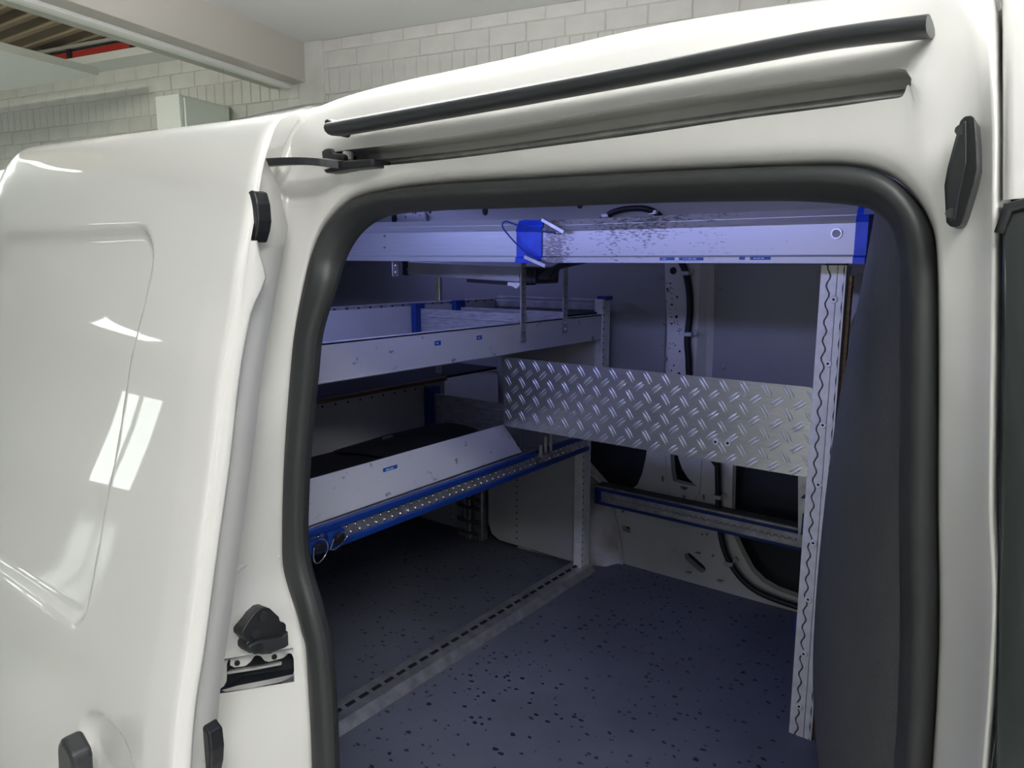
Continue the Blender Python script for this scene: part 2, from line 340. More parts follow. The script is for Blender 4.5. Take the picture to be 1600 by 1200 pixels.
# bay left of the beam: lower white ceiling raft, open deck above with cable tray
q = PZ(154, 118, 2.90)
ss, tt = q.dot(U), q.dot(N)
obj('ceiling_raft', slab([RM(S0, T0, 2.90), RM(ss, T0, 2.90), RM(ss, tt, 2.90), RM(S0, tt, 2.90)], (0, 0, .05)), 'ceil', kind='structure')
obj('trim_3', slab([RM(S0, 3.9, 3.095), RM(SB0, 3.9, 3.095), RM(SB0, DW-.014, 3.095), RM(S0, DW-.014, 3.095)], (0, 0, .055)), 'ceil', kind='structure', label='white ledge along the top of the brick wall')
rd = V(-.997, -.075, 0); rn = V(-.075, .997, 0).normalized()*1
dk = MB(); prof = []
k0 = 0
for k in range(34):
    b = -1.5+k*.165
    prof += [(b, 3.31), (b+.04, 3.31), (b+.065, 3.37), (b+.14, 3.37)]
rows = [[rd*(-d_)+V(.075, .997, 0)*t+EZ*z for (t, z) in prof] for d_ in (-12, -2)]
dk.grid([[V(*(rd*d_))+V(-.075, .997, 0)*t+EZ*z for (t, z) in prof] for d_ in (2.2, 12.5)])
obj('ceiling_deck', dk, 'deck', kind='structure', label='beige corrugated roof deck above the open ceiling bay')
tray_c = thing('cable_tray', RM(-6, 4.0, 3.16), 'red cables bundled on a ledge under the corrugated roof', 'cables')
mb = MB()
for k in range(6): mb.tube([RM(s_, 4.0+.05*(k % 2), 3.172+.022*(k//2)+.006*((k+i) % 2)) for i, s_ in enumerate((-9, -7.5, -6.2, -5, -4))], .017, 6)
obj('cable_bundle', mb, 'red', tray_c, smooth=True)
for s_ in (-6.9, -6.2, -5.53, -4.83): obj('strap', MB().obox(RM(s_, 4.02, 3.195), U*.02, N*.055, EZ*.052), 'plastic', tray_c)
obj('conduit', MB().tube([RM(-9, 4.03, 3.285), RM(-4, 4.03, 3.285)], .016, 8), 'beam', tray_c, smooth=True)
obj('lower_conduit', MB().tube([RM(-9, 4.06, 3.262), RM(-4, 4.06, 3.262)], .010, 8), 'plastic', tray_c, smooth=True)
# glass partition under the beam
gl = bpy.data.objects.new('window_3', None); COL.objects.link(gl); gl.location = RM(-3.52, 0, 0); ORG['window_3'] = RM(-3.52, 0, 0); gl['kind'] = 'structure'
qq = PX(350, 130, 0) if False else None
def tpos(u, v):          # where the sight line meets the partition plane
    r = ray(u, v); k = -3.52/r.dot(U); return (CAM+r*k).dot(N)
tj = tpos(350, 130)
for (a, b) in ((T0, 0.2), (.206, tj-.003), (tj+.003, DW-.03)):
    obj('glass_pane', MB().prism([RM(-3.526, a, .0), RM(-3.526, b, 0), RM(-3.526, b, BZ-.02), RM(-3.526, a, BZ-.02)], U*.012), 'glass', gl)
# white cabinet standing behind the van
cq = PY(279, 146, 2.62); cs, ct = cq.dot(U), cq.dot(N)
CD = min(.62, DW-.03-ct)
cab = thing('white_cabinet', RM(cs, ct, 0), 'tall plain white cabinet standing behind the van roof', 'cabinet')
obj('body', MB().prism([RM(cs, ct, 0), RM(cs, ct+CD, 0), RM(cs-.22, ct+CD, 0), RM(cs-.22, ct, 0)], EZ*cq.z), 'cab_white', cab, bevel=.004)
obj('door', MB().prism([RM(cs+.003, ct+.03, .08), RM(cs+.003, ct+CD-.02, .08), RM(cs+.003, ct+CD-.02, cq.z-.02), RM(cs+.003, ct+.03, cq.z-.02)], U*.018), 'cab_white', cab, bevel=.002)

# ================================================================== THE VAN
van = thing('van', (-.8, 1.3, 0), 'white panel van with its side door slid open on a fitted load bay', 'van')
# --- side body around the door opening: rows E D D2 S C1 C2 B A A2, one line per station round the opening
#      A          B           C2          C1          D2          D           seal-in     yA    yD
ST = [
 ((495,1420), (489,1420), (470,1425), (344,1440), (339,1441), (332,1442), (532,1420), .615, .46),
 ((493,1200), (487,1200), (464,1203), (344,1215), (339,1216), (332,1217), (529,1200), .618, .465),
 ((488,1078), (480,1078), (462,1079), (326,1092), (320,1093), (313,1094), (523,1075), .620, .47),
 ((487,1062), (478,1062), (460,1065), (325,1087), (320,1088), (313,1089), (522,1060), .620, .47),
 ((484,1006), (470,1007), (458,1012), (325,1034), (320,1035), (313,1036), (516,1005), .620, .475),
 ((478,985), (465,986), (452,990), (328,1015), (322,1016), (315,1017), (511,985), .620, .476),
 ((469,950), (459,950), (442,955), (346,968), (340,969), (333,970), (502,950), .620, .48),
 ((449,890), (442,892), (427,898), (351,918), (343,920), (336,921), (485,890), .622, .49),
 ((446,840), (441,840), (427,843), (358,852), (347,853), (339,854), (479,840), .622, .50),
 ((446,780), (442,780), (430,780), (367,784), (356,785), (348,785), (480,780), .622, .51),
 ((450,700), (445,700), (433,700), (376,700), (366,700), (358,700), (484,700), .623, .52),
 ((458,590), (453,590), (440,590), (393,590), (382,590), (371,590), (495,590), .626, .545),
 ((465,520), (460,520), (450,519), (407,515), (396,513), (386,512), (502,520), .630, .56),
 ((478,450), (473,449), (462,446), (422,440), (412,438), (401,436), (513,450), .634, .575),
 ((491,400), (484,397), (474,392), (437,374), (428,372), (416,374), (525,400), .637, .585),
 ((512,353), (502,346), (490,336), (453,324), (440,324), (424,330), (548,360), .640, .592),
 ((553,312), (543,297), (520,280), (460,264), (447,262), (432,262), (584,338), .642, .605),
 ((612,297), (606,275), (521,268), (521,238), (462,208), (450,203), (625,331), .644, .625),
 ((660,291), (657,265), (588,260), (588,229), (499,167), (490,162), (665,328), .645, .650),
 ((700,287), (698,258), (700,249), (700,214), (600,134), (598,128), (700,326), .645, .660),
 ((825,280), (825,247), (825,233), (825,193), (800,90), (800,84), (825,322), .646, .670),
 ((1000,270), (1000,234), (1000,210), (1000,163), (1000,44), (1000,38), (1000,315), .646, .670),
 ((1150,263), (1150,230), (1150,187), (1150,141), (1160,16), (1160,10), (1150,312), .646, .670),
 ((1270,259), (1270,229), (1290,169), (1290,121), (1330,-8), (1330,-16), (1245,312), .646, .670),
 ((1337,261), (1337,233), (1380,156), (1380,109), (1420,-34), (1420,-44), (1325,318), .645, .665),
 ((1390,277), (1396,250), (1411,151), (1411,108), (1460,-40), (1462,-52), (1358,327), .643, .655),
 ((1427,311), (1434,287), (1423,135), (1424,123), (1535,-30), (1545,-40), (1384,350), .641, .63),
 ((1450,349), (1457,328), (1470,262), (1492,225), (1550,130), (1557,128), (1395,385), .638, .60),
 ((1461,397), (1466,382), (1480,375), (1505,345), (1552,300), (1559,300), (1399,425), .635, .585),
 ((1464,520), (1469,520), (1483,520), (1505,520), (1550,520), (1557,520), (1400,520), .630, .565),
 ((1463,800), (1468,800), (1481,800), (1502,800), (1546,800), (1553,800), (1398,800), .623, .53),
 ((1456,1200), (1462,1200), (1474,1200), (1496,1200), (1539,1200), (1546,1200), (1394,1200), .615, .50),
 ((1451,1420), (1457,1420), (1468,1420), (1491,1420), (1534,1420), (1541,1420), (1391,1420), .610, .49),
]
NLEFT, NTOP = 17, 27
cols = []; sealA = []; sealI = []
for i, (A, B, C2, C1, D2, D, SI, yA, yD) in enumerate(ST):
    SI = (SI[0]-(9 if i < 13 else 0), SI[1]); a = PY(*A, yA); a2 = a+V(0, .035, 0)
    b = PY(*B, yA-.016)
    top = NLEFT <= i < NTOP
    if top:
        c2 = PY(*C2, yA-.022); c1 = PY(*C1, yA-.026)
        s_ = PY(lerp(C1[0], D2[0], .45), lerp(C1[1], D2[1], .45), lerp(yA-.03, yD, .25))
        d2 = PY(*D2, yD-.012); d = PY(*D, yD); e = d+V(0, .35, .045)
        if i == NLEFT: e = d+V(-.2, .2, .04)
    else:
        def yy(P):   # depth along the jamb from B to D2
            f = (P[0]-B[0])/(D2[0]-B[0]+1e-6); return lerp(yA-.016, yD+.014, f)
        c2 = PY(*C2, yy(C2)); c1 = PY(*C1, yy(C1)); s_ = lerp(c1, PY(*D2, yD+.012), .5)
        d2 = PY(*D2, yD+.006); d = PY(*D, yD)
        if i < NLEFT: e = d+V(-.30, -.005 if i > 8 else -.004, .0)
        else: e = d+V(.004, .06, 0)
    cols.append([e, d, d2, s_, c1, c2, lerp(b, c2, .15), lerp(b, a, .15), a, a2]); sealA.append(a); sealI.append(PY(*SI, yA+(.012 if i > 13 else .0)))
# both pillars run on down to the sill
for c_ in (cols[0], cols[-1], [sealA[0], sealA[-1], sealI[0], sealI[-1]]):
    for p in c_: p.z = .52
K = 3
rows = [catmull([c[r] for c in cols], K) for r in range(10)]
iso = lambda st: st*K
NQ = iso(18)+1
def holes(i, j):      # i row, j column: roller slot over the door, pocket low in the rear jamb
    if i == 0 and j < NQ-1: return True
    if i == 4 and iso(17) <= j < iso(26): return True
    if i == 4 and iso(3) <= j < iso(4): return True
    return False
mb = MB().grid(rows, holes)
# returns of the two openings
def ring_return(seq, d):
    pts = [p.copy() for p in seq]; mb.grid([pts+[pts[0]], [p+d for p in pts]+[pts[0]+d]])
slot_loop = [rows[4][j] for j in range(iso(17), iso(26)+1)]+[rows[5][j] for j in range(iso(26), iso(17)-1, -1)]
ring_return(slot_loop, V(0, .012, 0))
pock_loop = [rows[4][j] for j in range(iso(3), iso(4)+1)]+[rows[5][j] for j in range(iso(4), iso(3)-1, -1)]
ring_return(pock_loop, V(0, .03, 0))
# rear quarter and roof skin
dl = rows[1][:NQ]; nn_ = len(rows[0]); base = len(mb.v); nq = len(dl)
for g_ in (lambda p: V(p.x-.012, p.y-.003, p.z), lambda p: V(-1.4, p.y-.006, p.z), lambda p: V(-2.9, p.y-.006, p.z)): mb.v += [g_(p) for p in dl]
idx = [[nn_+j for j in range(nq)]]+[[base+k*nq+j for j in range(nq)] for k in range(3)]
mb.f += [(idx[k][j], idx[k][j+1], idx[k+1][j+1], idx[k+1][j]) for k in range(3) for j in range(nq-1)]
rp = [(0, 0), (.03, .008), (.12, .026), (.35, .048), (.75, .062), (1.25, .03)]
d18 = rows[1][iso(18)]
mb.grid([[V(x, d18.y-.006+a_, d18.z+b_) for a_, b_ in rp] for x in (-2.9, -1.8, -1.2, -.9, d18.x-.012)])
body = obj('body_side', mb, 'paint', van, smooth=True, sub=1)
cv = body.data.attributes.new('crease_vert', 'FLOAT', 'POINT')
for st in (17, 26, 3, 4):
    for rr in (4, 5): cv.data[rr*nn_+iso(st)].value = 1.0
# channel behind the roller slot: beige back, grey rail lip
j0, j1 = iso(17), iso(26)
def chan(off_top, off_bot, dy, m, nm, th=.004):
    top = [lerp(rows[4][j], rows[5][j], off_top)+V(0, dy, 0) for j in range(j0-2, j1+1)]
    bot = [lerp(rows[4][j], rows[5][j], off_bot)+V(0, dy, 0) for j in range(j0-2, j1+1)]
    g = MB().grid([top, bot, [p+V(0, th, 0) for p in bot], [p+V(0, th, 0) for p in top], top]); return obj(nm, g, m, body)
ch = MB()
tp = [rows[4][j]+V(0, .010, .003) for j in range(j0-2, j1+2)]; bt = [rows[5][j]+V(0, .010, -.003) for j in range(j0-2, j1+2)]
ch.grid([tp, [p+V(0, .05, 0) for p in tp], [p+V(0, .05, 0) for p in bt], bt])
obj('roller_channel', ch, 'paint', body, smooth=False)
rl = MB()
md = [lerp(a_, b_, .50)+V(0, .036, 0) for a_, b_ in zip(tp, bt)]
rl.tube(md, .0045, 6); rl.tube([p+V(0, .004, -.012) for p in md], .003, 6)
obj('roller_rail', rl, 'galv', body, smooth=True)
# pocket behind the rear jamb slot
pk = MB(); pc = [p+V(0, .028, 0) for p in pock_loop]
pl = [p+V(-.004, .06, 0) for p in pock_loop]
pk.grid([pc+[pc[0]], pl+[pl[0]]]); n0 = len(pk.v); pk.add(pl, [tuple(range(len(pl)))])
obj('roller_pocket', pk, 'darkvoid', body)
JP = rows[4][iso(4)]; JN = (rows[5][iso(4)]-JP).cross(rows[5][iso(3)]-JP).normalized(); JN = JN if JN.y < 0 else -JN
JQ = rows[5][iso(6)]; JM = (rows[4][iso(6)]-JQ).cross(rows[5][iso(4)]-JQ).normalized(); JM = JM if JM.y < 0 else -JM
def jcat(u, v, lift=0):
    rr_ = ray(u, v); k = (JQ-CAM).dot(JM)/rr_.dot(JM); return CAM+rr_*k+JM*lift
def jamb(u, v, lift=0):       # a point on the rear jamb plane, lift towards the outside
    rr_ = ray(u, v); k = (JP-CAM).dot(JN)/rr_.dot(JN); return CAM+rr_*k+JN*lift
br = [jamb(*p, -.020) for p in ((353,1029), (452,1012), (453,1022), (449,1031), (442,1037), (421,1043), (414,1041), (408,1034), (402,1032), (396,1034), (390,1043), (382,1050), (366,1052), (357,1047), (354,1038))]
bk = obj('pocket_bracket', MB().prism(br, (0, .004, 0)), 'paint', body, bevel=.0008, seg=1)
for (u, v) in ((371,1044), (430,1034)): obj('bracket_hole', MB().disc(jamb(u, v, -.0195), JN, .0042, .0008, 10), 'darkvoid', bk)
obj('pocket_sill', MB().tube([jamb(342, 1061, -.02), jamb(400, 1052, -.02), jamb(441, 1044, -.02)], .0035, 6), 'galv', body)
# raised bead along the rear jamb and the crease above its lower step
def jrow(u, v):
    yD_ = interp([(150, .652), (205, .635), (262, .615), (320, .602), (372, .595), (450, .585), (590, .556), (700, .532), (800, .518), (905, .50)], v); return PY(u, v, yD_-.008)
bead = catmull([jrow(*p) for p in ((478,186), (456,226), (444,258), (427,296), (424,311), (432,325), (431,345), (418,390), (405,450), (392,515), (380,590), (365,700), (352,785), (346,850), (343,905))], 4)
obj('jamb_crease', MB().tube(catmull([PY(u, v, y) for u, v, y in ((358,902,.520), (372,888,.535), (392,877,.560), (415,871,.585), (438,868,.605))], 4), .0045, 8), 'paint', body, smooth=True)
obj('jamb_bead', MB().tube(bead, .0085, 10), 'paint', body, smooth=True)
# --- door seal round the opening
sA = catmull(sealA, K); sI = catmull(sealI, K); ringv = []
for q_, (a, i_) in enumerate(zip(sA, sI)):
    ext = .014*min(1, max(0, (q_-iso(12))/iso(3)))
    c = (a+i_)*.5; h = (i_-a)*.5; pts = []
    for k in range(16):
        th = 2*math.pi*k/16; cx, sy = math.cos(th), math.sin(th)
        dep = .020*(abs(sy)**.8)*(1 if sy > 0 else -1)
        groove = .006*max(0, 1-abs(cx-.25)/.22) if sy > 0 else 0
        pts.append(c+h*cx*(1.06 if cx < 0 else 1.02)+V(0, -dep+groove+.004+ext*max(0, cx), 0))
    ringv.append(pts+[pts[0]])
obj('door_seal', MB().grid(ringv), 'rubber', van, smooth=True, sub=1)
# --- black gasket strip under the roof edge
top = [PY(*p, .588) for p in ((516,191), (700,157), (850,129), (1000,101), (1150,72), (1300,44), (1453,23))]
bot = [PY(*p, .588) for p in ((518,212), (700,181), (850,154), (1000,126), (1150,97), (1300,70), (1449,53))]
tt_, bb_ = catmull(top, 3), catmull(bot, 3); g = []
for a, b in zip(tt_, bb_):
    c = (a+b)*.5; h = (a-b)*.5
    g.append([c+h*math.cos(t)+V(0, -.011*math.sin(t)**1 if math.sin(t) > 0 else .03*-math.sin(t), 0) for t in [2*math.pi*k/12 for k in range(13)]])
gs = MB().grid(g); gs.add(g[0][:12], [tuple(range(12))]); gs.add(g[-1][:12], [tuple(range(12))])
gk = obj('roof_gasket', gs, 'gasket', van, smooth=True)
e1 = [PY(*p, .584) for p in ((505,187), (511,185), (518,190), (521,203), (516,212), (508,203))]
obj('gasket_end', MB().prism(e1, (0, .03, 0)), 'plastic', gk, bevel=.003)
# --- black stop plate on the front jamb
def fj(u, v, lift=0):
    f = (u-1468)/(1550-1468); return PY(u, v, lerp(.612, .585, f)-lift)
pp = [(1507,181), (1517,180), (1523,184), (1526,220), (1527,262), (1521,290), (1508,335), (1502,351), (1496,355), (1484,354), (1478,347), (1475,290), (1480,262), (1494,210), (1500,188)]
sp = obj('stop_plate', MB().prism([fj(u, v, .022) for (u, v) in pp], (0, .035, 0)), 'plastic', van, bevel=.006, seg=3)
inner = [(1507,186), (1510,190), (1510,255), (1500,300), (1492,345), (1484,348), (1480,340), (1478,292), (1482,264), (1496,212)]
obj('face_plate', MB().prism([fj(u, v, .0235) for (u, v) in inner], (0, .004, 0)), 'gasket', sp, bevel=.001, seg=1)
for (u, v) in ((1501,203), (1486,333)): obj('screw_recess', MB().disc(fj(u, v, .0238), (0, -1, 0), .0035, .0008, 10), 'mat_black', sp)
# --- black catch on the rear jamb
cp = [(396,946), (404,944), (412,947), (426,960), (428,968), (434,969), (437,972), (437,1002), (432,1006), (421,1010), (414,1017), (398,1018), (392,1015), (380,1016), (374,1010), (374,1002), (377,998), (368,989), (367,983), (371,976), (385,955)]
dc = obj('door_catch', MB().prism([jcat(u, v, .022) for (u, v) in cp], JM*-.03), 'plastic', van, bevel=.003)
arm = [(378,1000), (390,995), (427,989), (436,980), (437,1002), (431,1006), (414,1012), (384,1016), (375,1011), (374,1004)]
obj('catch_lever', MB().prism([jcat(u, v, .030) for (u, v) in arm], JM*-.012), 'gasket', dc, bevel=.002)
for (u, v) in ((400,959), (389,986)): obj('bolt', MB().disc(jcat(u, v, .022), JM, .007, .003, 14, .006), 'gasket', dc)
obj('pivot_pin', MB().disc(jcat(391, 1005, .030), JM, .0055, .003, 14, .005), 'plastic', dc)
# --- outer skin of the front door beside the opening
fd = MB()
cl = []
for (v, y) in ((-60, .66), (0, .632), (100, .602), (200, .59), (312, .58)):
    a = PY(1560, v, y); cl.append([a+V(0, .05, 0), a+V(.001, .004, 0), a+V(.006, 0, 0), a+V(.03, -.004, 0), a+V(.30, -.012, 0)])
fd.grid(cl)
fdo = obj('front_door', fd, 'paint', van, smooth=True, sub=1)
wn = MB(); cl = []
for (u, v, y) in ((1559,318,.578), (1557,330,.576), (1556,520,.558), (1551,800,.522), (1544,1200,.492), (1540,1420,.48)):
    a = PY(u, v, y)+V(.003, 0, 0); cl.append([a+V(0, .05, 0), a+V(0, .003, 0), a+V(.003, 0, 0), a+V(.02, -.002, 0), a+V(.35, -.01, 0)])
wn.grid(cl)
obj('window_applique', wn, 'glass_black', fdo, smooth=True)
lz = cl[-1][1].z; lx = cl[-1][1].x
obj('lower_panel', MB().box((lx, .465, .30), (lx+.35, .52, lz)), 'paint', fdo, bevel=.01)
obj('rocker_panel', MB().box((-2.9, .48, .26), (lx+.35, .66, .52)), 'paint', van, bevel=.02)
fr = MB(); a = PY(1560, 316, .576); fr.tube([a+V(.35, -.012, .0), a+V(.02, -.004, 0), a+V(.006, 0, -.004), a+V(.003, 0, -.02)], .004, 8)
obj('window_rubber', fr, 'gasket', fdo, smooth=True)

# --- sliding door, pushed back along the side
DP = [(.55, .335), (.8, .342), (1.03, .369), (1.14, .392), (1.26, .419), (1.36, .441), (1.467, .462), (1.54, .481), (1.629, .506), (1.717, .530), (1.755, .543), (1.778, .556), (1.787, .572)]
zc = [V(z, y, 0) for z, y in DP]; prof = [(p.x, p.y) for p in catmull(zc, 14)]
for _ in range(60): prof = [prof[0]]+[(prof[i][0], (prof[i-1][1]+2*prof[i][1]+prof[i+1][1])/4) for i in range(1, len(prof)-1)]+[prof[-1]]
def dy_(z): return interp(prof, z)
XL, XR = -1.82, -.80
def sm(x): x = max(0, min(1, x)); return x*x*(3-2*x)
def rr_d(x, z, x1, z0, z1, r):     # signed distance inside a rounded rectangle open to the left
    dx = max(0, x-(x1-r)); dz = max(0, (z0+r)-z, z-(z1-r))
    return r-math.hypot(dx, dz) if (dx > 0 and dz > 0) else min(x1-x, z-z0, z1-z)
xs = sorted(set([XL+(XR-XL)*k/190 for k in range(190)]+[XR, XR-.001, XR-.0025]))
zs = [DP[0][0]+(DP[-1][0]-DP[0][0])*k/190 for k in range(191)]
rowsd = []
dsh = PY(146, 1190, .343)
for z in zs:
    row = []
    for x in xs:
        y = dy_(z); zz = z
        d = rr_d(x, z, -1.005-.055*(1.65-z)/.56, 1.085, 1.655, .035+.04*sm((z-1.2)/.3))
        y += .012*sm(d/.016)
        if z < 1.62: y += .10*max(0, x+.862)*sm((1.62-z)/.10)
        q2_ = ((x-dsh.x)/.085)**2+((z-dsh.z)/.055)**2
        if q2_ < 1: y += .016*sm((1-q2_)*1.6)
        e = XR-x
        if e < .012: y += (.012-math.sqrt(max(0, .012**2-(.012-e)**2)))*.8
        zz = z+.047*max(0, -.80-x)*sm((z-1.60)/.187)
        k = max(0, -1.58-x)
        zz -= 2.5*k*k*sm((z-1.40)/.38)
        row.append(V(x, y, zz))
    rowsd.append(row)
sd = MB().grid(rowsd)
door = obj('sliding_door', sd, 'paint', van, smooth=True)
# hemmed leading edge below the dimple
hem = []
for z in [.55+.015*k for k in range(90)]:
    if z > 1.635: break
    w_ = (.012+.014*sm((z-1.54)/.05))*(.05+.95*sm((1.636-z)/.06)); y = dy_(z)+.012
    hem.append([V(XR-.004, y-.006, z), V(XR+.001, y+w_*.5, z), V(XR+.003, y+w_, z), V(XR+.002, y+w_+.004, z), V(XR-.006, y+w_+.004, z)])
obj('door_hem', MB().grid(hem), 'paint', door, smooth=True)
# inner pressing of the door
inn = []
for z in [.55+.05*k for k in range(25)]:
    y = dy_(z); g = max(.02, sm((1.775-z)/.12)); inn.append([V(XR-.02, y+.03*g, z), V(XR-.022, y+.075*g, z), V(XR-.05, y+.085*g, z), V(XL+.05, y+.085*g, z)])
obj('door_inner', MB().grid(inn), 'paint', door, smooth=True)
rb = [(386,300), (391,297), (396,299), (401,318), (403,345), (401,360), (396,378), (393,379), (386,360), (381,345), (380,330), (383,312)]
obj('rubber_stop', MB().prism([PY(u, v, .522) for (u, v) in rb], (0, .02, 0)), 'plastic', door, bevel=.004)
lt = [(309,1117), (316,1119), (330,1140), (336,1148), (339,1176), (338,1200), (332,1230), (285,1230), (292,1180), (300,1140)]
la = obj('door_latch', MB().prism([PY(u-10, v, .420) for (u, v) in lt], (0, .02, 0)), 'plastic', door, bevel=.003)
obj('latch_jaw', MB().tube([PY(313,1162,.418), PY(317,1187,.418), PY(300,1200,.418)], .0025, 6), 'gasket', door)
# grip handle: its rounded end and the dished recess beside it
hz = PY(112, 1190, .305)
hg = [(88,1165), (90,1156), (95,1150), (101,1148), (128,1176), (134,1190), (136,1215), (134,1260), (96,1260), (91,1200)]
obj('door_handle', MB().prism([PY(88+(u-88)*.55, v+6, .312) for (u, v) in hg], (0, .026, 0)), 'gasket', door, bevel=.006, seg=3)
# roller arm reaching from the door into the slot
ar = MB(); ap = [PY(396, 256, .57), PY(420, 254, .572), PY(460, 252, .578), PY(500, 253, .59), PY(540, 258, .612)]
for a, b in zip(catmull(ap, 4), catmull(ap, 4)[1:]): ar.obox((a+b)*.5, (b-a)*.55, V(0, .012, .001), V(0, 0, .0045))
ao = obj('roller_arm', ar, 'plastic', door)
rc = [(503,265), (512,262), (540,250), (560,249), (583,248), (582,260), (545,264), (520,269), (508,270)]
obj('roller_carrier', MB().prism([PY(u, v, .605) for (u, v) in rc], (0, .03, 0)), 'plastic', door, bevel=.003)
rc = [(501,236), (507,232), (514,231), (520,239), (535,240), (536,250), (520,253), (503,252)]
obj('roller_block', MB().prism([PY(u, v, .612) for (u, v) in rc], (0, .025, 0)), 'plastic', door, bevel=.003)
obj('guide_roller', MB().disc(PY(544, 250, .625), (0, 0, 1), .007, .010, 14), 'steel', door)

# --- load floor
fl = MB().prism([V(-3.0, .69, ZF), V(.1, .69, ZF), V(.1, YW+.02, ZF), V(-3.0, YW+.02, ZF)], (0, 0, -.02))
obj('load_floor', fl, 'floor', van)
obj('sill', MB().box((-.95, .60, .40), (.0, .69, .56)), 'primer', van, bevel=.01)
# --- far side wall with pressed openings
def wpt(u, v, y=YW): p = PY(u, v, y); return (p.x, p.z)
def circ(u, v, rpx, n=10, y=YW, ry=None):
    return [wpt(u+rpx*math.cos(2*math.pi*k/n), v+(ry or rpx)*math.sin(2*math.pi*k/n), y) for k in range(n)]
def pierced(outer, hl, y, th, back=None):
    loops = [[Vector((x, z, 0)) for x, z in L] for L in [outer]+hl]
    tri = geometry.tessellate_polygon(loops); flat = [p for L in loops for p in L]
    mb = MB(); mb.add([V(p.x, y, p.y) for p in flat], [tuple(t) for t in tri])
    for L in loops[1:]:
        n = len(L); mb.add([V(p.x, y, p.y) for p in L]+[V(p.x, y+th, p.y) for p in L], [(i, (i+1) % n, (i+1) % n+n, i+n) for i in range(n)])
    return mb
H1 = [wpt(*p) for p in ((880,672), (1012,690), (1009,716), (1003,741), (996,757), (986,765), (966,767), (945,758), (927,738), (905,712))]
H2 = [wpt(*p) for p in ((1146,690), (1330,725), (1330,950), (1247,934), (1213,922), (1191,909), (1174,892), (1160,866), (1147,838), (1143,806))]
H3 = [wpt(*p) for p in ((1047,705), (1055,690), (1060,716), (1066,733), (1075,747), (1089,760), (1070,757), (1052,752), (1049,738))]
dx_, dz_ = 26, 22
H4 = [wpt(*p) for p in ((1069,868), (1072,864), (1077,864), (1082,868), (1100,884), (1103,889), (1101,894), (1096,895), (1091,892), (1071,874))]
H5 = [wpt(*p) for p in ((972,820), (984,824), (985,833), (973,829))]
smalls = [circ(973, 799, 2.2), circ(1069, 776, 2.8), circ(1096, 791, 1.8), circ(1097, 835, 1.6), circ(1105, 835, 1.8), circ(1114, 868, 2.1), circ(1053, 860, 1.4),
          [wpt(*p) for p in ((1034,744), (1037,744), (1037,753), (1034,752))], [wpt(*p) for p in ((1098,773), (1101,773), (1101,783), (1099,782))],
          [wpt(*p) for p in ((1071,892), (1081,893), (1080,896), (1071,894))], [wpt(*p) for p in ((1120,905), (1131,906), (1130,909), (1121,908))],
          [wpt(*p) for p in ((1086,862), (1095,863), (1094,866), (1086,864))], [wpt(*p) for p in ((1062,759), (1076,762), (1070,766), (1064,763))]]
mbw = pierced([(-3.0, ZF-.01), (.2, ZF-.01), (.2, 1.64), (-3.0, 1.64)], [H1, H2, H3, H4, H5]+smalls, YW, .03)
sw = obj('side_wall', mbw, 'primer', van)
obj('outer_skin', MB().box((-3.0, YW+.10, .3), (.2, YW+.11, 1.7)), 'darkvoid', sw)  # coloured near-black for the shade behind the wall openings
cx = [(1040,712), (1042,755), (1052,775), (1068,787), (1080,781), (1092,770), (1096,715)]
obj('pressed_bead', MB().tube(catmull([PY(u, v, YW-.001) for u, v in cx], 4), .0028, 6), 'primer', sw, smooth=True)
# pillar and roof slope
pl_ = MB(); cl = []
for z in [1.15+.05*k for k in range(11)]:
    u0 = interp([(1.15, 1050), (1.30, 1046), (1.45, 1041), (1.65, 1034)], z)
    xa = PY(u0, 500, YW-.05).x; xb = PY(1079, 500, YW-.05).x; xc = PY(1092, 500, YW-.04).x; xd = PY(interp([(1.3, 1120), (1.65, 1113)], z), 500, YW).x
    cl.append([V(xa-.004, YW, z), V(xa, YW-.05, z), V(lerp(xa, xb, .5), YW-.05, z), V(xb, YW-.05, z), V(xc, YW-.046, z), V(lerp(xc, xd, .5), YW-.02, z), V(xd, YW-.006, z)])
pl_.grid(cl)
pil = obj('pillar', pl_, 'primer', sw)
spots = [(1052,423,6.6), (1058,464,1.9), (1057,495,2.8), (1062,549,2), (1053,571,1.6), (1049,579,1.5), (1042,442,1), (1043,453,1.6), (1061,584,3)]
for (u, v, r) in spots:
    p = PY(u, v, YW-.0505); obj('pillar_hole', MB().disc(p, (0, -1, 0), r/1120*2.0*.95, .0006, 12), 'darkvoid', sw)
sc_ = MB()
for k in range(46):
    cu, cv = random.choice(((1049,478), (1052,505), (1047,452), (1055,513), (1063,512), (1050,541)))
    p = PY(cu+random.gauss(0, 5), cv+random.gauss(0, 5), YW-.0504); sc_.obox(p, V(random.uniform(.0006, .004), 0, random.uniform(-.002, .002)), (0, .0003, 0), (0, 0, random.uniform(.0005, .0018)))
obj('scuff_marks', sc_, 'darkvoid', sw, kind='stuff')
# hardboard linings
def lining(x0, x1, z0, z1, nm):
    return obj(nm, MB().box((x0, YW-.012, z0), (x1, YW-.004, z1)), 'lining', van, bevel=.002)
xa = PY(1040, 500, YW-.012).x; xd = PY(1116, 500, YW-.012).x
l1 = lining(-2.95, xa, 1.20, 1.635, 'side_lining'); l2 = lining(xd, .1, 1.20, 1.635, 'side_lining')
def screw(mbp, u, v, y, par, m='steel', r=.006, nm='screw'): return obj(nm, MB().disc(PY(u, v, y), (0, -1, 0), r, .003, 12, r*.6), m, par)
for (u, v) in ((1032,434), (1040,560)): screw(None, u, v, YW-.012, l1, 'lining', .008)
for (u, v) in ((1123,451), (1131,574)): screw(None, u, v, YW-.012, l2, 'lining', .008)
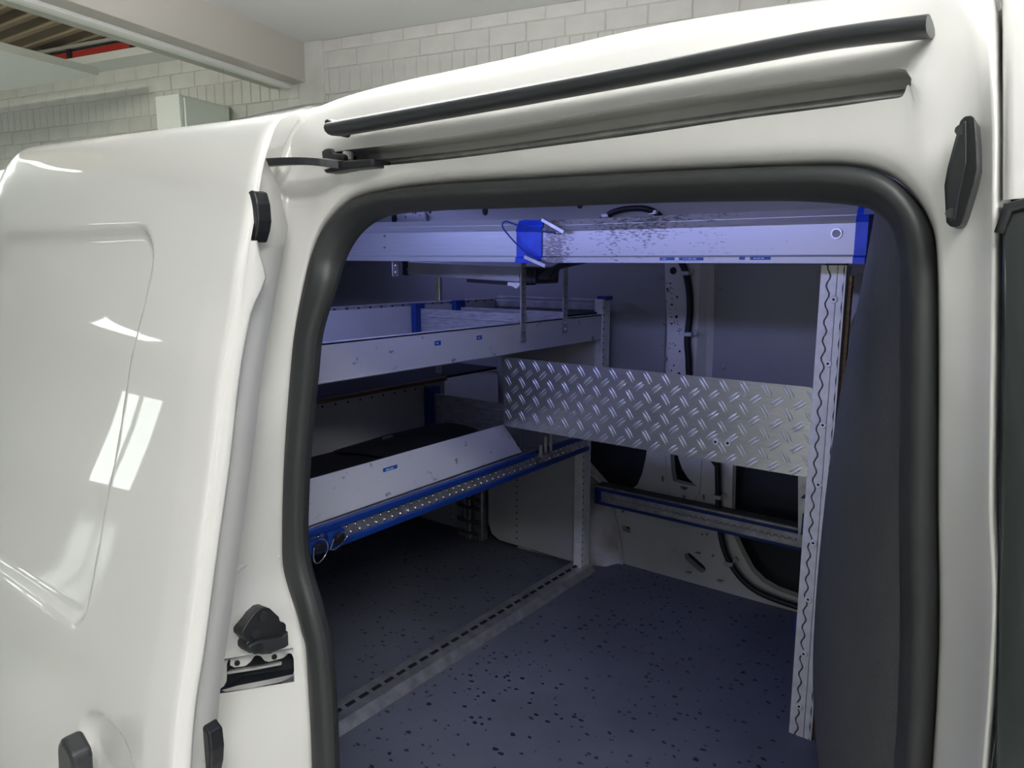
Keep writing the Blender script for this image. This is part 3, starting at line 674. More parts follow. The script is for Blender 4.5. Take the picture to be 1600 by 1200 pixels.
# roof edge, roof lining, oval holes
rs = MB(); cl = []
for x in [-3.0+.2*k for k in range(17)]:
    cl.append([V(x, YW, 1.63), V(x, YW-.01, 1.66), V(x, YW-.06, 1.73), V(x, YW-.13, 1.775), V(x, YW-.25, 1.80), V(x, 1.4, 1.815), V(x, .80, 1.80), V(x, .70, 1.775), V(x, .672, 1.70)])
rs.grid(cl)
ro = obj('roof_lining', rs, 'roof_in', van, smooth=True)
RP = [(YW, 1.63), (YW-.01, 1.66), (YW-.06, 1.73), (YW-.13, 1.775), (YW-.25, 1.80)]
def roofhit(u, v, off=0):
    for (ya, za), (yb, zb) in zip(RP, RP[1:]):
        pa, pb = PY(u, v, ya).z-za, PY(u, v, yb).z-zb
        if pa > 0 >= pb or pa >= 0 > pb or (pa < 0 <= pb):
            t = pa/(pa-pb); p = PY(u, v, lerp(ya, yb, t)-off); return p
    return PY(u, v, YW-.10-off)
for (u, v, a, b) in ((616,341,4.2,9), (758,329,4.5,8), (906,320,5,6), (672,331,2,3)):
    obj('roof_hole', MB().prism([roofhit(u+a*math.cos(t), v+b*math.sin(t), .001) for t in [2*math.pi*k/14 for k in range(14)]], (0, .002, .001)), 'darkvoid', ro)
fx = [(632,331), (664,330), (667,349), (637,351)]
fo = obj('lamp_socket', MB().prism([roofhit(u, v, .006) for u, v in fx], (0, .006, .004)), 'roof_in', ro, bevel=.003)
for (u, v) in ((634,338), (656,335), (645,331), (649,331)): obj('socket_slot', MB().obox(roofhit(u, v, .0075), V(.002, 0, 0), V(0, .002, 0), V(0, 0, .006)), 'darkvoid', fo)
obj('header_inside', MB().box((-1.0, .672, 1.69), (.05, .70, 1.79)), 'primer', van, bevel=.01)
lh = obj('load_space_lamp', MB().box((-1.88, .885, 1.772), (-.32, .975, 1.797)), 'cab_white', van, bevel=.004)
obj('lamp_lens', MB().box((-1.85, .90, 1.767), (-.35, .96, 1.773)), 'led', lh, bevel=.002)
obj('cab_partition', MB().box((.12, .70, .5), (.14, YW+.05, 1.82)), 'grey_plastic', van)
obj('rear_doors', MB().box((-2.99, .62, .5), (-2.96, YW+.05, 1.82)), 'primer', van)
# cables with clips
hose = obj('cable', MB().tube(catmull([PY(u, v, YW-.062) for u, v in ((1056,380), (1063,405), (1071,425), (1077,455), (1078,490), (1074,530), (1076,560), (1079,600), (1100,690), (1122,728))], 5), .0105, 10), 'cable_black', van, smooth=True)
hose2 = obj('cable', MB().tube(catmull([PY(u, v, YW-.022) for u, v in ((1121,700), (1122,760), (1123,800), (1127,840), (1137,872), (1155,900), (1180,922), (1215,938), (1260,952), (1310,965))], 5), .0095, 10), 'cable_black', van, smooth=True)
hose3 = obj('cable', MB().tube(catmull([roofhit(u, v, .012) for u, v in ((925,355), (945,340), (960,331), (980,326), (1000,325), (1018,329), (1030,337), (1045,355))], 5), .0095, 10), 'cable_black', van, smooth=True)
def clip(u, v, y, par, du=8, dv=0):
    p = PY(u, v, y); q_ = PY(u+du, v+dv, y+.004)
    mb = MB(); ax = (q_-p)
    mb.obox(p, V(.013, 0, 0), V(0, .013, 0), V(0, 0, .006)); mb.obox((p+q_)*.5+V(0, .006, 0), ax*.5, V(0, .001, 0), V(0, 0, .006)); mb.disc(q_+V(0, .004, 0), (0, -1, 0), .008, .004, 12)
    return obj('cable_clip', mb, 'galv', par, bevel=.001, seg=1)
clip(1072, 427, YW-.062, hose, 9, -3); clip(1076, 522, YW-.062, hose, 10, -1)
clip(1122, 776, YW-.022, hose2, 9, 0); clip(1140, 880, YW-.022, hose2, 9, -4)
clip(948, 337, roofhit(948, 337).y-.012, hose3, -1, -7); clip(1022, 332, roofhit(1022, 332).y-.012, hose3, 6, -7)
# wheel arch beside the rack
wa = MB(); cl = []
arc = [(900,735), (930,745), (948,772), (958,800), (966,835), (971,880), (972,900)]
for i, (u, v) in enumerate(arc):
    p = PY(u, v, YW-.006); q_ = V(p.x-.03, YW-.06, p.z-.01); r_ = V(p.x-.12, YW-.10, p.z-.02)
    cl.append([p+V(.006, .004, 0), p, p+V(-.015, -.012, 0), q_, r_, r_+V(-.25, -.01, 0)])
obj('wheel_arch', MB().grid(cl), 'arch', van, smooth=True)
obj('wheel_arch_flange', MB().tube(catmull([PY(u, v, YW-.006) for u, v in arc], 4), .006, 8), 'primer', van, smooth=True)
# --- bulkhead wing of grained grey plastic behind the front edge of the opening
bw = MB(); cl = []
for (v, us) in ((250, 1372), (290, 1368), (330, 1360), (380, 1350), (435, 1338), (534, 1320), (619, 1304), (712, 1292), (772, 1286), (860, 1277), (950, 1270), (1019, 1267), (1090, 1268), (1144, 1274), (1175, 1279), (1230, 1291), (1330, 1320)):
    us += 10+interp([(435, 9), (800, 0)], v); s1 = PY(us, v, 1.12); o0 = PY(1440, v, .66); o1 = PY(1405, v, .675); z = s1.z
    o0.z = o1.z = z
    m1 = lerp(o1, s1, .35)+V(-.012, 0, 0); m2 = lerp(o1, s1, .75)+V(-.012, 0, 0)
    cl.append([o0, o1, m1, m2, s1+V(-.003, -.03, 0), s1, s1+V(.004, .03, 0), s1+V(.05, .07, 0), s1+V(.16, .09, 0), V(.10, s1.y+.09, z)])
bk_ = obj('bulkhead', MB().grid(cl), 'grey_plastic', van, smooth=True, sub=1)

# ================================================================== LOAD-BAY FITTINGS
X0, X1 = -1.2, -1.175
rack = thing('shelving_rack', (X0-.25, 1.45, ZF), 'grey steel shelving rack with two long trays across the rear of the load bay', 'shelving')
# posts
def post(x, y0, y1, z0, z1, par, nm='post'):
    mb = MB(); mb.box((x-.035, y0+.018, z0), (x, y1, z1)); mb.box((x-.006, y0, z0), (x+.004, y0+.010, z1)); mb.box((x-.03, y0+.004, z0), (x-.004, y0+.02, z1))
    return obj(nm, mb, 'galv_post', par, bevel=.0015, seg=1)
pA = post(X0, 1.938, 1.995, ZF, 1.03, rack)
pB = post(X1, 2.005, 2.058, 1.22, 1.492, rack)
obj('post_cap', MB().box((X1-.03, 2.022, 1.489), (X1+.006, 2.064, 1.502)), 'blue', rack, bevel=.002)
pS = post(X0, .80, .85, ZF, 1.5, rack)
# side panel with perforated edge, lower bay
def panel(mb_, nm, m, par, bevel=.0015): return obj(nm, mb_, m, par, bevel=bevel, seg=1)
sp1 = panel(MB().prism([V(X0-.02, 1.99, ZF+.012), V(X0-.02, 1.99, 1.04), V(-1.64, 1.99, 1.04), V(-1.64, 1.99, ZF+.07), V(-1.625, 1.99, ZF+.03), V(-1.59, 1.99, ZF+.012)], (0, .012, 0)), 'side_panel', 'tray_in', rack)
sp2 = panel(MB().prism([V(-1.78, 1.99, ZF+.012), V(-1.78, 1.99, 1.04), V(-2.09, 1.99, 1.04), V(-2.09, 1.99, ZF+.012)], (0, .012, 0)), 'side_panel', 'tray_in', rack)
dots = MB()
for k in range(18):
    z = ZF+.04+k*.0245
    for x in (X0-.026, -1.505, -1.83): dots.disc(V(x, 1.9895, z), (0, -1, 0), .0032, .0005, 8)
obj('perforations', dots, 'darkvoid', rack, kind='stuff')
ms = MB(); ms.box((-1.775, 1.965, ZF), (-1.735, 2.0, 1.04)); ms.box((-1.725, 1.955, ZF), (-1.70, 2.0, 1.04)); ms.box((-1.69, 1.965, ZF), (-1.65, 2.0, 1.04))
mpst = panel(ms, 'middle_post', 'galv', rack)
gp = MB()
for k, z in enumerate((.60, .645, .70, .735)): gp.obox(V(-1.71, 1.957, z), V(.055, 0, 0), V(0, .004, 0), V(0, 0, .006))
panel(gp, 'joint_plate', 'dark_steel', mpst)
for (x, z) in ((-1.755, .60), (-1.755, .655), (-1.755, .71), (-1.712, .72), (-1.66, .585), (-1.66, .64), (-1.66, .665), (-1.66, .715)): obj('bolt', MB().disc(V(x, 1.953, z), (0, -1, 0), .006, .005, 8, .004), 'steel', mpst)
for z in (.62, .655, .695, .795, .87, .965, 1.0): obj('bolt', MB().disc(V(X0-.026, 1.9895, z), (0, -1, 0), .004, .004, 8, .003), 'steel', pA)
for par_, xx, yy_, za, zb in ((pA, X0+.004, 1.943, .60, 1.02), (pB, X1+.004, 2.010, 1.24, 1.48)):
    dt = MB(); z = za
    while z < zb: dt.disc(V(xx, yy_, z), EX, .0028, .0005, 8); z += .0225
    obj('perforations', dt, 'darkvoid', par_, kind='stuff')
# foot rail along the floor with slots
ft = MB().prism([V(X0-.045, .76, ZF+.002), V(X0+.03, .76, ZF), V(X0+.012, .76, ZF+.022), V(X0-.045, .76, ZF+.030)], (0, 1.235, 0))
fr_ = panel(ft, 'foot_rail', 'galv', rack)
sl = MB()
for k in range(30):
    y = .80+k*.040; sl.prism([V(X0-.022, y, ZF+.0275), V(X0-.012, y, ZF+.0262), V(X0-.012, y+.026, ZF+.0262), V(X0-.022, y+.026, ZF+.0275)], (0.0002, 0, .0012))
obj('rail_slots', sl, 'darkvoid', rack, kind='stuff')
# upper tray
def P1(u, v): p = PX(u, v, X1); return p
t1 = MB().box((X1-.004, .78, 1.366), (X1, 2.022, 1.446)); t1.box((X1-.014, .78, 1.440), (X1, 2.022, 1.446)); t1.box((X1-.02, .78, 1.364), (X1+.001, 2.022, 1.368))
f1 = panel(t1, 'tray_front', 'tray', rack)
XB = -1.625
panel(MB().box((XB, .78, 1.362), (X1-.004, 2.03, 1.366)), 'tray_base', 'tray_in', rack)
bk1 = panel(MB().box((XB-.004, .78, 1.366), (XB, 2.03, 1.474)), 'tray_back', 'tray_in', rack)
pr = panel(MB().box((XB-.03, .78, 1.472), (XB-.002, 2.03, 1.484)), 'perforated_rail', 'galv', rack)
dt = MB()
for k in range(26): dt.box((XB-.0022, .9+k*.044, 1.475), (XB-.0016, .908+k*.044, 1.480))
obj('rail_slots', dt, 'darkvoid', rack, kind='stuff')
ss_ = MB(); ss_.box((XB, 2.03, 1.366), (X1-.01, 2.036, 1.46)); ss_.box((XB, 2.022, 1.455), (X1-.01, 2.05, 1.478)); ss_.box((XB, 2.03, 1.485), (X1-.01, 2.045, 1.492))
panel(ss_, 'tray_side', 'galv', rack)
obj('bolt', MB().disc(V(X1-.035, 2.02, 1.467), (0, -1, 0), .006, .003, 10, .004), 'steel', rack)
obj('side_panel', MB().box((XB, 2.045, 1.05), (X1-.02, 2.055, 1.37)), 'tray_in', rack)
dt = MB()
for k in range(9): dt.disc(V(X1-.04, 2.0445, 1.24+k*.0135), (0, -1, 0), .003, .0006, 8)
obj('perforations', dt, 'darkvoid', rack, kind='stuff')
d1 = thing('tray_divider', (-1.4, 1.62, 1.37), 'scratched grey divider with blue clip, in the upper tray beside the perforated rail', 'divider', )
obj('plate', MB().box((XB+.014, 1.62, 1.367), (X1-.02, 1.626, 1.466)), 'divider', d1, bevel=.002)
obj('rib', MB().box((XB+.03, 1.6165, 1.44), (X1-.04, 1.6205, 1.447)), 'divider', d1, bevel=.002)
obj('clip', MB().box((XB+.001, 1.596, 1.367), (XB+.020, 1.640, 1.482)), 'blue', d1, bevel=.003)
d2 = thing('tray_divider', (-1.4, 1.84, 1.37), 'half-hidden divider with a blue clip, behind the scratched one in the upper tray', 'divider')
obj('plate', MB().box((XB+.014, 1.81, 1.367), (X1-.02, 1.816, 1.462)), 'divider', d2, bevel=.002)
obj('clip', MB().box((XB+.001, 1.785, 1.367), (XB+.020, 1.835, 1.486)), 'blue', d2, bevel=.003)
tag(obj('rubber_mat', MB().box((XB+.05, 1.825, 1.400), (X1-.02, 2.02, 1.452)), 'mat_black', bevel=.004), 'black rubber lining block lying at the far end of the upper tray', 'mat')
# label tapes on the trays (parts of the tray fronts)
def tape(par, c, ax, n_, wdt, h, marks):
    o = obj('label_tape', MB().obox(c, ax*(wdt/2), n_*.0004, EZ*(h/2)), 'sticker', par)
    mk = MB(); x = -wdt*.32
    for m_ in marks: mk.obox(c+ax*(x+m_/2)+n_*.0005, ax*(m_/2), n_*.0002, EZ*(h*.17)); x += m_+wdt*.045
    obj('label_print', mk, 'sticker_ink', par)
for (u, v) in ((684,536), (749,527.5)): p = PX(u, v, X1+.0005); tape(f1, p, EY, EX, .021 if u < 700 else .020, .0105, (.004, .004))
# lower tray: front leans out towards the bottom
XF0, XF1 = X0-.012, X0+.012
lo = [V(XF0, .78, 1.158), V(XF1, .78, 1.068)]
q1 = PX(788, 666, XF0); q2 = PX(816, 698, XF1)
t2 = MB().prism([V(XF0, .78, 1.160), V(XF1, .78, 1.070), V(XF1, q2.y, 1.073), V(XF0, q1.y, 1.160)], (-.004, 0, 0))
f2 = panel(t2, 'tray_front', 'tray', rack)
panel(MB().box((XB+.02, .78, 1.062), (XF1-.004, 1.99, 1.067)), 'tray_base', 'tray_in', rack)
b2 = panel(MB().box((-1.605, .78, 1.07), (-1.60, 1.72, 1.225)), 'tray_back', 'tray_in', rack)
panel(MB().box((-1.603, .78, 1.226), (-1.588, 1.72, 1.238)), 'shelf_edge', 'wood', rack)
panel(MB().box((-2.05, .78, 1.230), (-1.604, 2.0, 1.238)), 'rear_shelf', 'mat_black', rack)
dt = MB()
for k in range(16): dt.box((-1.5998, .95+k*.045, 1.212), (-1.5992, .957+k*.045, 1.217))
obj('rail_slots', dt, 'darkvoid', rack, kind='stuff')
panel(MB().box((-1.60, 2.0, 1.05), (X0, 2.01, 1.36)), 'side_panel', 'tray_in', rack)
# rear of the rack above the shelf edge stays dark: back sheet of the rear unit
panel(MB().box((-2.07, .78, 1.05), (-2.06, 2.05, 1.36)), 'rear_sheet', 'tray_in', rack)
panel(MB().box((-2.10, .78, ZF), (-2.09, 2.0, 1.04)), 'rear_sheet', 'tray_in', rack)
panel(MB().box((-1.665, 1.745, 1.24), (-1.640, 1.765, 1.362)), 'upright', 'galv', rack)
panel(MB().box((-1.668, 1.752, 1.484), (-1.648, 1.768, 1.585)), 'upright', 'steel', rack)
p = PX(612, 733, X0+.0005)
cpos = V(lerp(XF0, XF1, (1.160-p.z)/.09)+.0008, p.y, p.z)
tape(f2, cpos, EY, V(.97, 0, .25), .044, .011, (.012, .010))
d3 = thing('tray_divider', (-1.4, 1.64, 1.07), 'grooved grey divider with blue clip, in the lower tray under the shelf', 'divider')
obj('plate', MB().box((-1.58, 1.640, 1.068), (X0-.03, 1.646, 1.195)), 'divider', d3, bevel=.002)
obj('rib', MB().box((-1.52, 1.636, 1.170), (X0-.05, 1.641, 1.176)), 'divider', d3, bevel=.001)
obj('clip', MB().box((-1.598, 1.618, 1.068), (-1.570, 1.668, 1.215)), 'blue', d3, bevel=.003)
tag(obj('rubber_mat', MB().box((-1.59, .80, 1.068), (XF0-.01, 1.63, 1.085)), 'mat_black', bevel=.004), 'dark rubber mat covering the floor of the lower tray', 'mat')
fb = thing('tool_pouch', (-1.4, 1.35, 1.086), 'limp black pouch with a small metal clasp lying in the lower tray', 'pouch')
rows_ = []
for i in range(9):
    r_ = []
    for j in range(11):
        a, b = i/8, j/10; x = lerp(-1.575, XF0-.02, a); y = lerp(1.22+.12*a, 1.615, b)
        r_.append(V(x, y, 1.086+.004+.045*math.sin(math.pi*min(1, a*1.02))**.6*sm(b*2.2)*sm((1-b)*6+.1)+.004*math.sin(7*a+5*b)))
    rows_.append(r_)
obj('pouch_body', MB().grid(rows_), 'mat_black', fb, smooth=True, sub=1)
p = PX(606, 686, -1.42); obj('clasp', MB().obox(V(-1.42, p.y, p.z+.004), V(0, .016, 0), V(.004, 0, 0), V(0, 0, .004)), 'steel', fb, bevel=.001)
# lashing rail in front of the lower tray: blue lips, embossed metal between
def lash_rail(nm, p0, p1, nrm, label, z0, lip=.25):
    ax = (p1-p0).normalized(); L = (p1-p0).length; th = thing(nm, (p0+p1)/2, label, 'rail')
    c = (p0+p1)/2
    h = z0
    obj('metal_strip', MB().obox(c, ax*(L/2), nrm*.004, EZ*(h*(.5-lip)+.002)), 'galv', th, bevel=.001, seg=1)
    for s_ in (1, -1): obj('blue_lip', MB().obox(c+EZ*(s_*h*(.5-lip/2))+nrm*.003, ax*(L/2), nrm*.008, EZ*(h*lip/2)), 'blue', th, bevel=.002)
    return th, c, ax, L
zr = 1.040; xr = X0+.022
ra, c_, ax_, L_ = lash_rail('lashing_rail', V(xr, .79, zr), V(xr, 1.93, zr), EX, 'blue-lipped embossed lashing rail along the front under the lower tray', .056)
bp = MB(); n_ = 46
for k in range(n_):
    y = .80+k*1.12/n_
    bp.disc(V(xr+.004, y, zr+.0075), EX, .0052, .004, 8, .002); bp.disc(V(xr+.004, y+.0125, zr-.0075), EX, .0052, .004, 8, .002)
obj('embossing', bp, 'steel', ra, smooth=True, kind='stuff')
panel(MB().box((X0-.03, .79, 1.055), (xr-.004, 1.93, 1.068)), 'rail_backing', 'galv', rack)
# snap rings on the lashing rail
def snap(u, v, ring, label):
    p = PX(u, v, xr+.012); th = thing('snap_ring', p, label, 'ring', 'snap rings on the lashing rail')
    obj('stud', MB().obox(p, V(.010, 0, 0), V(0, .022, 0), V(0, 0, .014)), 'blue', th, bevel=.005)
    obj('spring_head', MB().disc(p+V(.008, 0, 0), EX, .013, .014, 14, .010), 'plastic', th, bevel=.002)
    obj('ring', MB().tube(catmull([PX(a, b, xr+.026) for a, b in ring], 5), .0016, 8), 'steel', th, smooth=True)
snap(492, 853, ((491,856), (490,868), (491,876), (495,880), (501,877), (508,868), (512,857), (511,848), (506,843), (499,843)), 'wire snap ring hanging from the lashing rail nearest the black door seal')
snap(523, 838, ((522,842), (518,853), (517,858), (522,859), (530,853), (540,842), (543,837), (541,833), (534,832), (529,836)), 'wire snap ring on the lashing rail, second from the black door seal')
# connector where the tread plate meets the lashing rail
cn = thing('plate_connector', PX(852, 705, xr), 'zinc bracket with clear screws joining tread plate and lashing rail', 'bracket')
for (u, v, h) in ((845,700,.03), (852,697,.05), (860,696,.055)): p = PX(u, v, xr+.02); obj('pin', MB().disc(p-EZ*.02, EZ, .006, h, 10), 'galv', cn)
p = PX(853, 709, xr+.02); obj('foot', MB().obox(p, V(.012, 0, 0), V(0, .03, 0), V(0, 0, .004)), 'galv', cn, bevel=.001)
# lashing rail on the far wall
yr = YW-.05
a0 = PY(931, 773, yr); a1 = PY(1258, 846, yr); a0.z = a1.z = (a0.z+a1.z)/2
rb_, c_, ax_, L_ = lash_rail('lashing_rail', a0, a1, -EY, 'blue-lipped embossed lashing rail on the far side wall above the wheel arch', .056, .14)
bp = MB(); n_ = 30
for k in range(n_):
    x = a0.x+.06+k*(a1.x-a0.x-.08)/n_
    bp.tube([V(x, yr-.005, a0.z+.004), V(x+.006, yr-.006, a0.z-.003), V(x+.012, yr-.006, a0.z-.003), V(x+.018, yr-.005, a0.z+.004)], .0022, 6)
obj('embossing', bp, 'galv', rb_, smooth=True, kind='stuff')
obj('end_plug', MB().obox(a0+V(.012, -.006, 0), V(.012, 0, 0), V(0, .004, 0), V(0, 0, .024)), 'blue', rb_, bevel=.003)
obj('top_web', MB().box((a0.x, yr, a0.z+.028), (a1.x, YW-.002, a0.z+.034)), 'galv', rb_)
tg = MB()
for k in range(5): tg.box((a0.x, yr+.004+k*.009, a0.z+.034), (a1.x, yr+.008+k*.009, a0.z+.037))
obj('top_ribs', tg, 'dark_steel', rb_)

# tread plate
YP = 1.524
tp_ = thing('tread_plate', (-.79, YP, 1.16), 'aluminium tread plate panel spanning from post to shelving', 'panel')
def rrect(x0, x1, z0, z1, r, n=5):
    out = []
    for (cx, cz, a0_) in ((x1-r, z1-r, 0), (x0+r, z1-r, 90), (x0+r, z0+r, 180), (x1-r, z0+r, 270)):
        for k in range(n+1): a = R(a0_+90*k/n); out.append((cx+r*math.cos(a), cz+r*math.sin(a)))
    return out
px0, px1, pz0, pz1 = -1.199, -.386, 1.162, 1.353
obj('sheet', MB().prism([V(x, YP, z) for x, z in rrect(px0, px1, pz0, pz1, .014)], (0, .003, 0)), 'alu', tp_)
tb = MB()
def lens(cx, cz, ang, L, W):
    dx, dz = math.cos(ang), math.sin(ang); n = 4; top = []; vs = []
    if not (px0+.004 < cx < px1-.004 and pz0+.003 < cz < pz1-.003): return
    for k in range(n+1):
        t = -1+2*k/n; wv = W*(1-t*t)**.7 if abs(t) < 1 else 0
        ex_, ez_ = cx+dx*L*t, cz+dz*L*t
        h = .0026*(1-t*t)**.5 if abs(t) < 1 else 0
        vs += [V(ex_-dz*wv, YP-.0001, ez_+dx*wv), V(ex_, YP-h, ez_), V(ex_+dz*wv, YP-.0001, ez_-dx*wv)]
    tb.add(vs, [f for k in range(n) for f in ((k*3, k*3+1, k*3+4, k*3+3), (k*3+1, k*3+2, k*3+5, k*3+4))])
pit = .0465
for i in range(-1, 37):
    for j in range(-1, 10):
        cx = px0+.016+i*pit/2; cz = pz1-.016-j*pit/2
        if (i+j) % 2: continue
        ang = R(-54) if j % 2 == 0 else R(42)
        for s_ in (-1, 1):
            o_ = .0037*s_; lens(cx-math.sin(ang)*o_, cz+math.cos(ang)*o_, ang, .0165, .0028)
obj('tread_bars', tb, 'bars', tp_, smooth=True, kind='stuff')
for (u, v) in ((1119,690), (1138,692)):
    p = PY(u, v, YP); b_ = obj('bolt', MB().disc(p, (0, -1, 0), .008, .0045, 16, .0065), 'galv_post', tp_)
    obj('hex_socket', MB().disc(p-EY*.0046, (0, -1, 0), .0035, .0006, 6), 'darkvoid', b_)
# slotted post
ps = thing('slotted_post', (-.365, YP, ZF), 'pale zinc floor-to-beam post with wavy slots and round screws', 'post')
b0 = PY(1237, 1144, YP); b1 = PY(1264, 1148, YP)
xs0, xs1, zt = -.392, -.345, 1.600
obj('channel', MB().box((xs0, YP+.002, ZF), (xs1, YP+.042, zt)), 'galv_post', ps, bevel=.001, seg=1)
gv = obj('groove', MB().box((xs0+.002, YP+.0008, ZF), (xs1-.002, YP+.0022, zt)), 'dark_steel', ps)
nw = 150; lw = []; rw = []
per = .0365
for k in range(nw+1):
    z = ZF+(zt-ZF)*k/nw; sv = math.sin(2*math.pi*z/per)
    lw.append((xs0+.0135+.0035*sv, z)); rw.append((xs0+.0170+.0035*sv, z))
lm = MB().grid([[V(xs0, YP-.001, z) for _, z in lw], [V(x, YP-.001, z) for x, z in lw], [V(x, YP+.001, z) for x, z in lw]])
lm.grid([[V(xs0, YP+.002, z) for _, z in lw], [V(xs0, YP-.001, z) for _, z in lw]])
obj('wave_strip', lm, 'galv_post', ps)
xm = xs0+.031
rm = MB().grid([[V(x, YP+.001, z) for x, z in rw], [V(x, YP-.001, z) for x, z in rw], [V(xm-.0008, YP-.001, z) for _, z in rw], [V(xm-.0004, YP+.001, z) for _, z in rw]])
obj('wave_strip', rm, 'galv_post', ps)
rw2 = [(xs1-.0045+.0014*math.sin(2*math.pi*z/per+1), z) for _, z in rw]
rm = MB().grid([[V(xm+.0004, YP+.001, z) for _, z in rw], [V(xm+.0008, YP-.001, z) for _, z in rw], [V(x, YP-.001, z) for x, z in rw2], [V(x, YP+.001, z) for x, z in rw2]])
obj('wave_strip', rm, 'galv_post', ps)
obj('edge_strip', MB().box((xs1-.003, YP-.001, ZF), (xs1, YP+.002, zt)), 'galv_post', ps)
for (u, v) in ((1303,468), (1294,568), (1286,664), (1279,757), (1271,848), (1263,936), (1256,1021), (1249,1103)):
    p = PY(u, v, YP-.001); s0 = obj('screw', MB().disc(p, (0, -1, 0), .0078, .003, 16, .0065), 'cab_white', ps)
    obj('screw_recess', MB().disc(p-EY*.003, (0, -1, 0), .0026, .0006, 8), 'darkvoid', s0)
tl = MB(); tl.box((xs0+.006, YP+.004, zt), (xs1-.004, YP+.03, zt+.006))
obj('post_end', tl, 'plastic', ps)
tag(obj('plywood_strip', MB().box((xs1+.002, YP+.012, ZF), (xs1+.009, YP+.026, 1.58)), 'wood', bevel=.001), 'narrow plywood strip standing close behind the zinc post', 'board')
pwp = tag(obj('metal_plate', MB().prism([PY(u, v, YP+.16) for u, v in ((1330,428), (1346,428), (1346,470), (1322,520), (1318,522))], (0, .01, 0)), 'primer'), 'small white metal plate behind the plywood strip under the blue beam end', 'plate')
obj('plate_hole', MB().disc(PY(1333, 449, YP+.1598), (0, -1, 0), .002, .0004, 8), 'darkvoid', pwp)
# white-faced upright with blue clips behind the post near the far wall
up_ = thing('rail_upright', PY(1255, 900, 1.80), 'white upright with blue clips half hidden behind the zinc post', 'upright')
obj('upright_body', MB().prism([PY(1247, 745, 1.9), PY(1275, 745, 1.9), PY(1262, 835, 1.9), PY(1247, 835, 1.9)], (0, .02, 0)), 'galv', up_)
for (a, b) in ((803, 836), (775, 779)): obj('clip', MB().prism([PY(1254, a, 1.88), PY(1275, a, 1.88), PY(1275, b, 1.88), PY(1251, b, 1.88)], (0, .015, 0)), 'blue', up_)
obj('clip', MB().prism([PY(1242, 962, 1.62), PY(1262, 962, 1.62), PY(1262, 985, 1.62), PY(1240, 985, 1.62)], (0, .02, 0)), 'blue', up_)

# ladder-like aluminium beam under the roof
YB = 1.455
lb = thing('ladder_beam', (-.95, YB, 1.604), 'long scuffed aluminium ladder stile with blue end caps under the van roof', 'ladder')
def beam(x0, x1, zb0, zb1, zt0, zt1, m, nm, y=YB, lip=.012):
    mb = MB(); rws = []
    for (x, zb, zt_) in ((x0, zb0, zt0), (x1, zb1, zt1)):
        rws.append([V(x, y+.05, zb), V(x, y-.004, zb), V(x, y-.004, zb+lip), V(x, y+.001, zb+lip+.004), V(x, y+.001, lerp(zb, zt_, .72)), V(x, y-.002, lerp(zb, zt_, .76)), V(x, y+.004, lerp(zb, zt_, .86)), V(x, y+.004, lerp(zb, zt_, .87)), V(x, y+.012, zt_), V(x, y+.05, zt_), V(x, y+.05, zb)])
    mb.grid(rws); mb.add(rws[0][:10], [tuple(range(10))]); mb.add(rws[1][:10], [tuple(range(10))]); return obj(nm, mb, m, lb)
xsl0, xsl1 = PY(808, 400, YB).x, PY(846, 400, YB).x
xe = PY(1335, 400, YB).x
bmR = beam(xsl1, xe, 1.6065, 1.6035, 1.708, 1.7055, 'worn', 'front_stile')
bmL = beam(-2.6, xsl0+.01, 1.622, 1.608, 1.745, 1.713, 'stile', 'rear_stile')
beam(xsl0, xsl1+.002, 1.6055, 1.6055, 1.7105, 1.709, 'blue_paint', 'blue_sleeve', YB-.004)
beam(xe-.001, xe+.020, 1.602, 1.602, 1.7075, 1.7075, 'blue_paint', 'end_cap', YB-.004)
obj('end_cap_tongue', MB().box((xe+.010, YB-.002, 1.690), (xe+.030, YB+.04, 1.704)), 'blue', lb, bevel=.002)
p = PY(1307, 365, YB-.001); rg = MB().disc(p, (0, -1, 0), .0105, .0015, 20, .010)
hl = obj('eyelet', rg, 'alu', lb); obj('eyelet_hole', MB().disc(p-EY*.0016, (0, -1, 0), .0075, .0006, 18), 'lining', hl)
for (u, v) in ((602,369), (602,387)): obj('rivet', MB().disc(PY(u, v, YB+.002), (0, -1, 0), .005, .004, 12, .003), 'steel', lb)
for (u0, u1, v, mk) in ((1031,1054,404.5,(.003, .004)), (1061,1099,404.5,(.003, .003, .008, .008)), (1155,1164,403.5,()), (1172,1204,403.5,(.005, .006, .006))):
    a = PY(u0, v, YB-.0045); b = PY(u1, v, YB-.0045); tape(bmR, (a+b)/2, EX, -EY, (b-a).length, .0062, mk)
# wire hook over the blue sleeve
hk = thing('wire_hook', PY(826, 380, YB-.02), 'blue coated wire loop with two metal tips hooked over the blue sleeve', 'hook')
obj('wire', MB().tube(catmull([PY(u, v, YB-.018) for u, v in ((868,364), (845,361), (820,356), (800,349), (792,346), (786,348), (785,354), (790,362), (805,379), (822,395), (842,407))], 5), .0021, 8), 'blue', hk, smooth=True)
def tip(a, b):
    p, q_ = PY(*a, YB-.016), PY(*b, YB-.016); d = (q_-p); n2 = V(-d.z, 0, d.x).normalized()
    obj('metal_tip', MB().obox((p+q_)/2, d*.5, V(0, .004, 0), n2*.0045), 'galv', hk, bevel=.001)
tip((847,343), (882,363)); tip((820,401), (853,416))
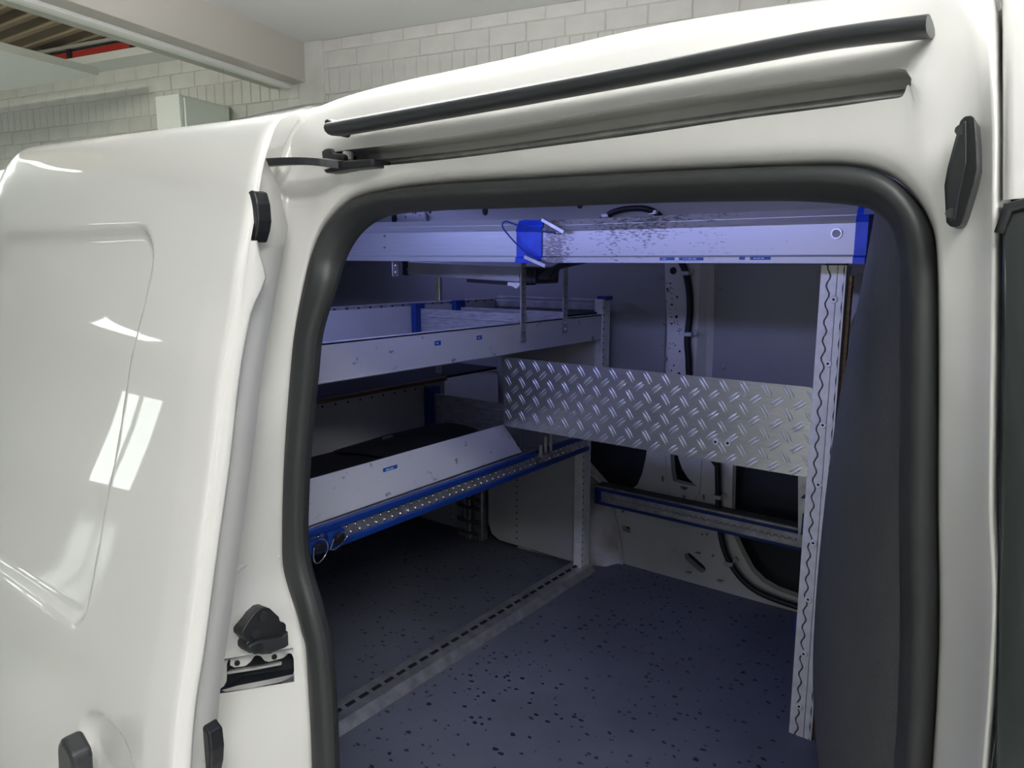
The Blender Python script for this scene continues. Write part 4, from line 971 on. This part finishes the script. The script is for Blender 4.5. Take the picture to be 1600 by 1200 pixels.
# hanging straps between beam and upper tray
def strap(y, z0, z1, x, label):
    o = obj('hanging_strap', MB().box((x, y-.012, z0), (x+.003, y+.012, z1)), 'galv', bevel=.001, seg=1); tag(o, label, 'strap', 'perforated hanging straps')
    k = 0; z = z0+.055
    while z < z1-.01: obj('hole', MB().disc(V(x+.003, y, z), EX, .0022, .0004, 8), 'darkvoid', o); z += .018; k += 1
    for z in (z0+.012, z0+.032): obj('bolt', MB().disc(V(x+.003, y, z), EX, .004, .003, 10, .003), 'steel', o)
xs_ = X1+.0012
p = PX(814, 470, xs_); strap(p.y+.008, 1.392, 1.606, xs_, 'perforated steel strap hanging straight below the blue sleeve')
p = PX(879, 470, xs_); strap(p.y+.012, 1.400, 1.592, xs_, 'perforated steel strap right of the one below the blue sleeve')
p = PY(617, 420, 1.47); strap(p.y, 1.568, 1.622, p.x, 'short perforated strap hanging below the rear end of the beam')
# aluminium case under the beam
yc = 1.66
cs_ = thing('extrusion_case', PY(745, 422, yc), 'flat grey aluminium case with black ends slung under the beam', 'case')
c0, c1 = PY(658, 419, yc), PY(832, 429, yc); ax = (c1-c0).normalized(); nz = V(-ax.z, 0, ax.x).normalized()
obj('case_body', MB().obox((c0+c1)/2, (c1-c0)*.5, V(0, .06, 0), nz*.021), 'alu', cs_, bevel=.003)
obj('rib', MB().obox((c0+c1)/2-EY*.061-nz*.004, (c1-c0)*.5, V(0, .002, 0), nz*.002), 'galv', cs_)
obj('end_cap', MB().obox(c0-ax*.012, ax*.014, V(0, .058, 0), nz*.023), 'plastic', cs_, bevel=.003)
obj('end_cap', MB().obox(c1+ax*.025, ax*.028, V(0, .058, 0), nz*.023), 'plastic', cs_, bevel=.006)
obj('latch', MB().prism([PY(u, v, yc-.05) for u, v in ((838,431), (872,411), (912,410), (866,421), (858,436), (842,437))], (0, .03, 0)), 'plastic', cs_, bevel=.002)
obj('lower_flap', MB().obox((c0*.3+c1*.7)-nz*.026+V(.02, 0, 0), ax*.09, V(0, .05, 0), nz*.006), 'plastic', cs_)
obj('bracket', MB().prism([PY(u, v, yc-.06) for u, v in ((793,441), (812,442), (811,447), (806,451), (800,447), (793,446))], (0, .02, 0)), 'cab_white', cs_)
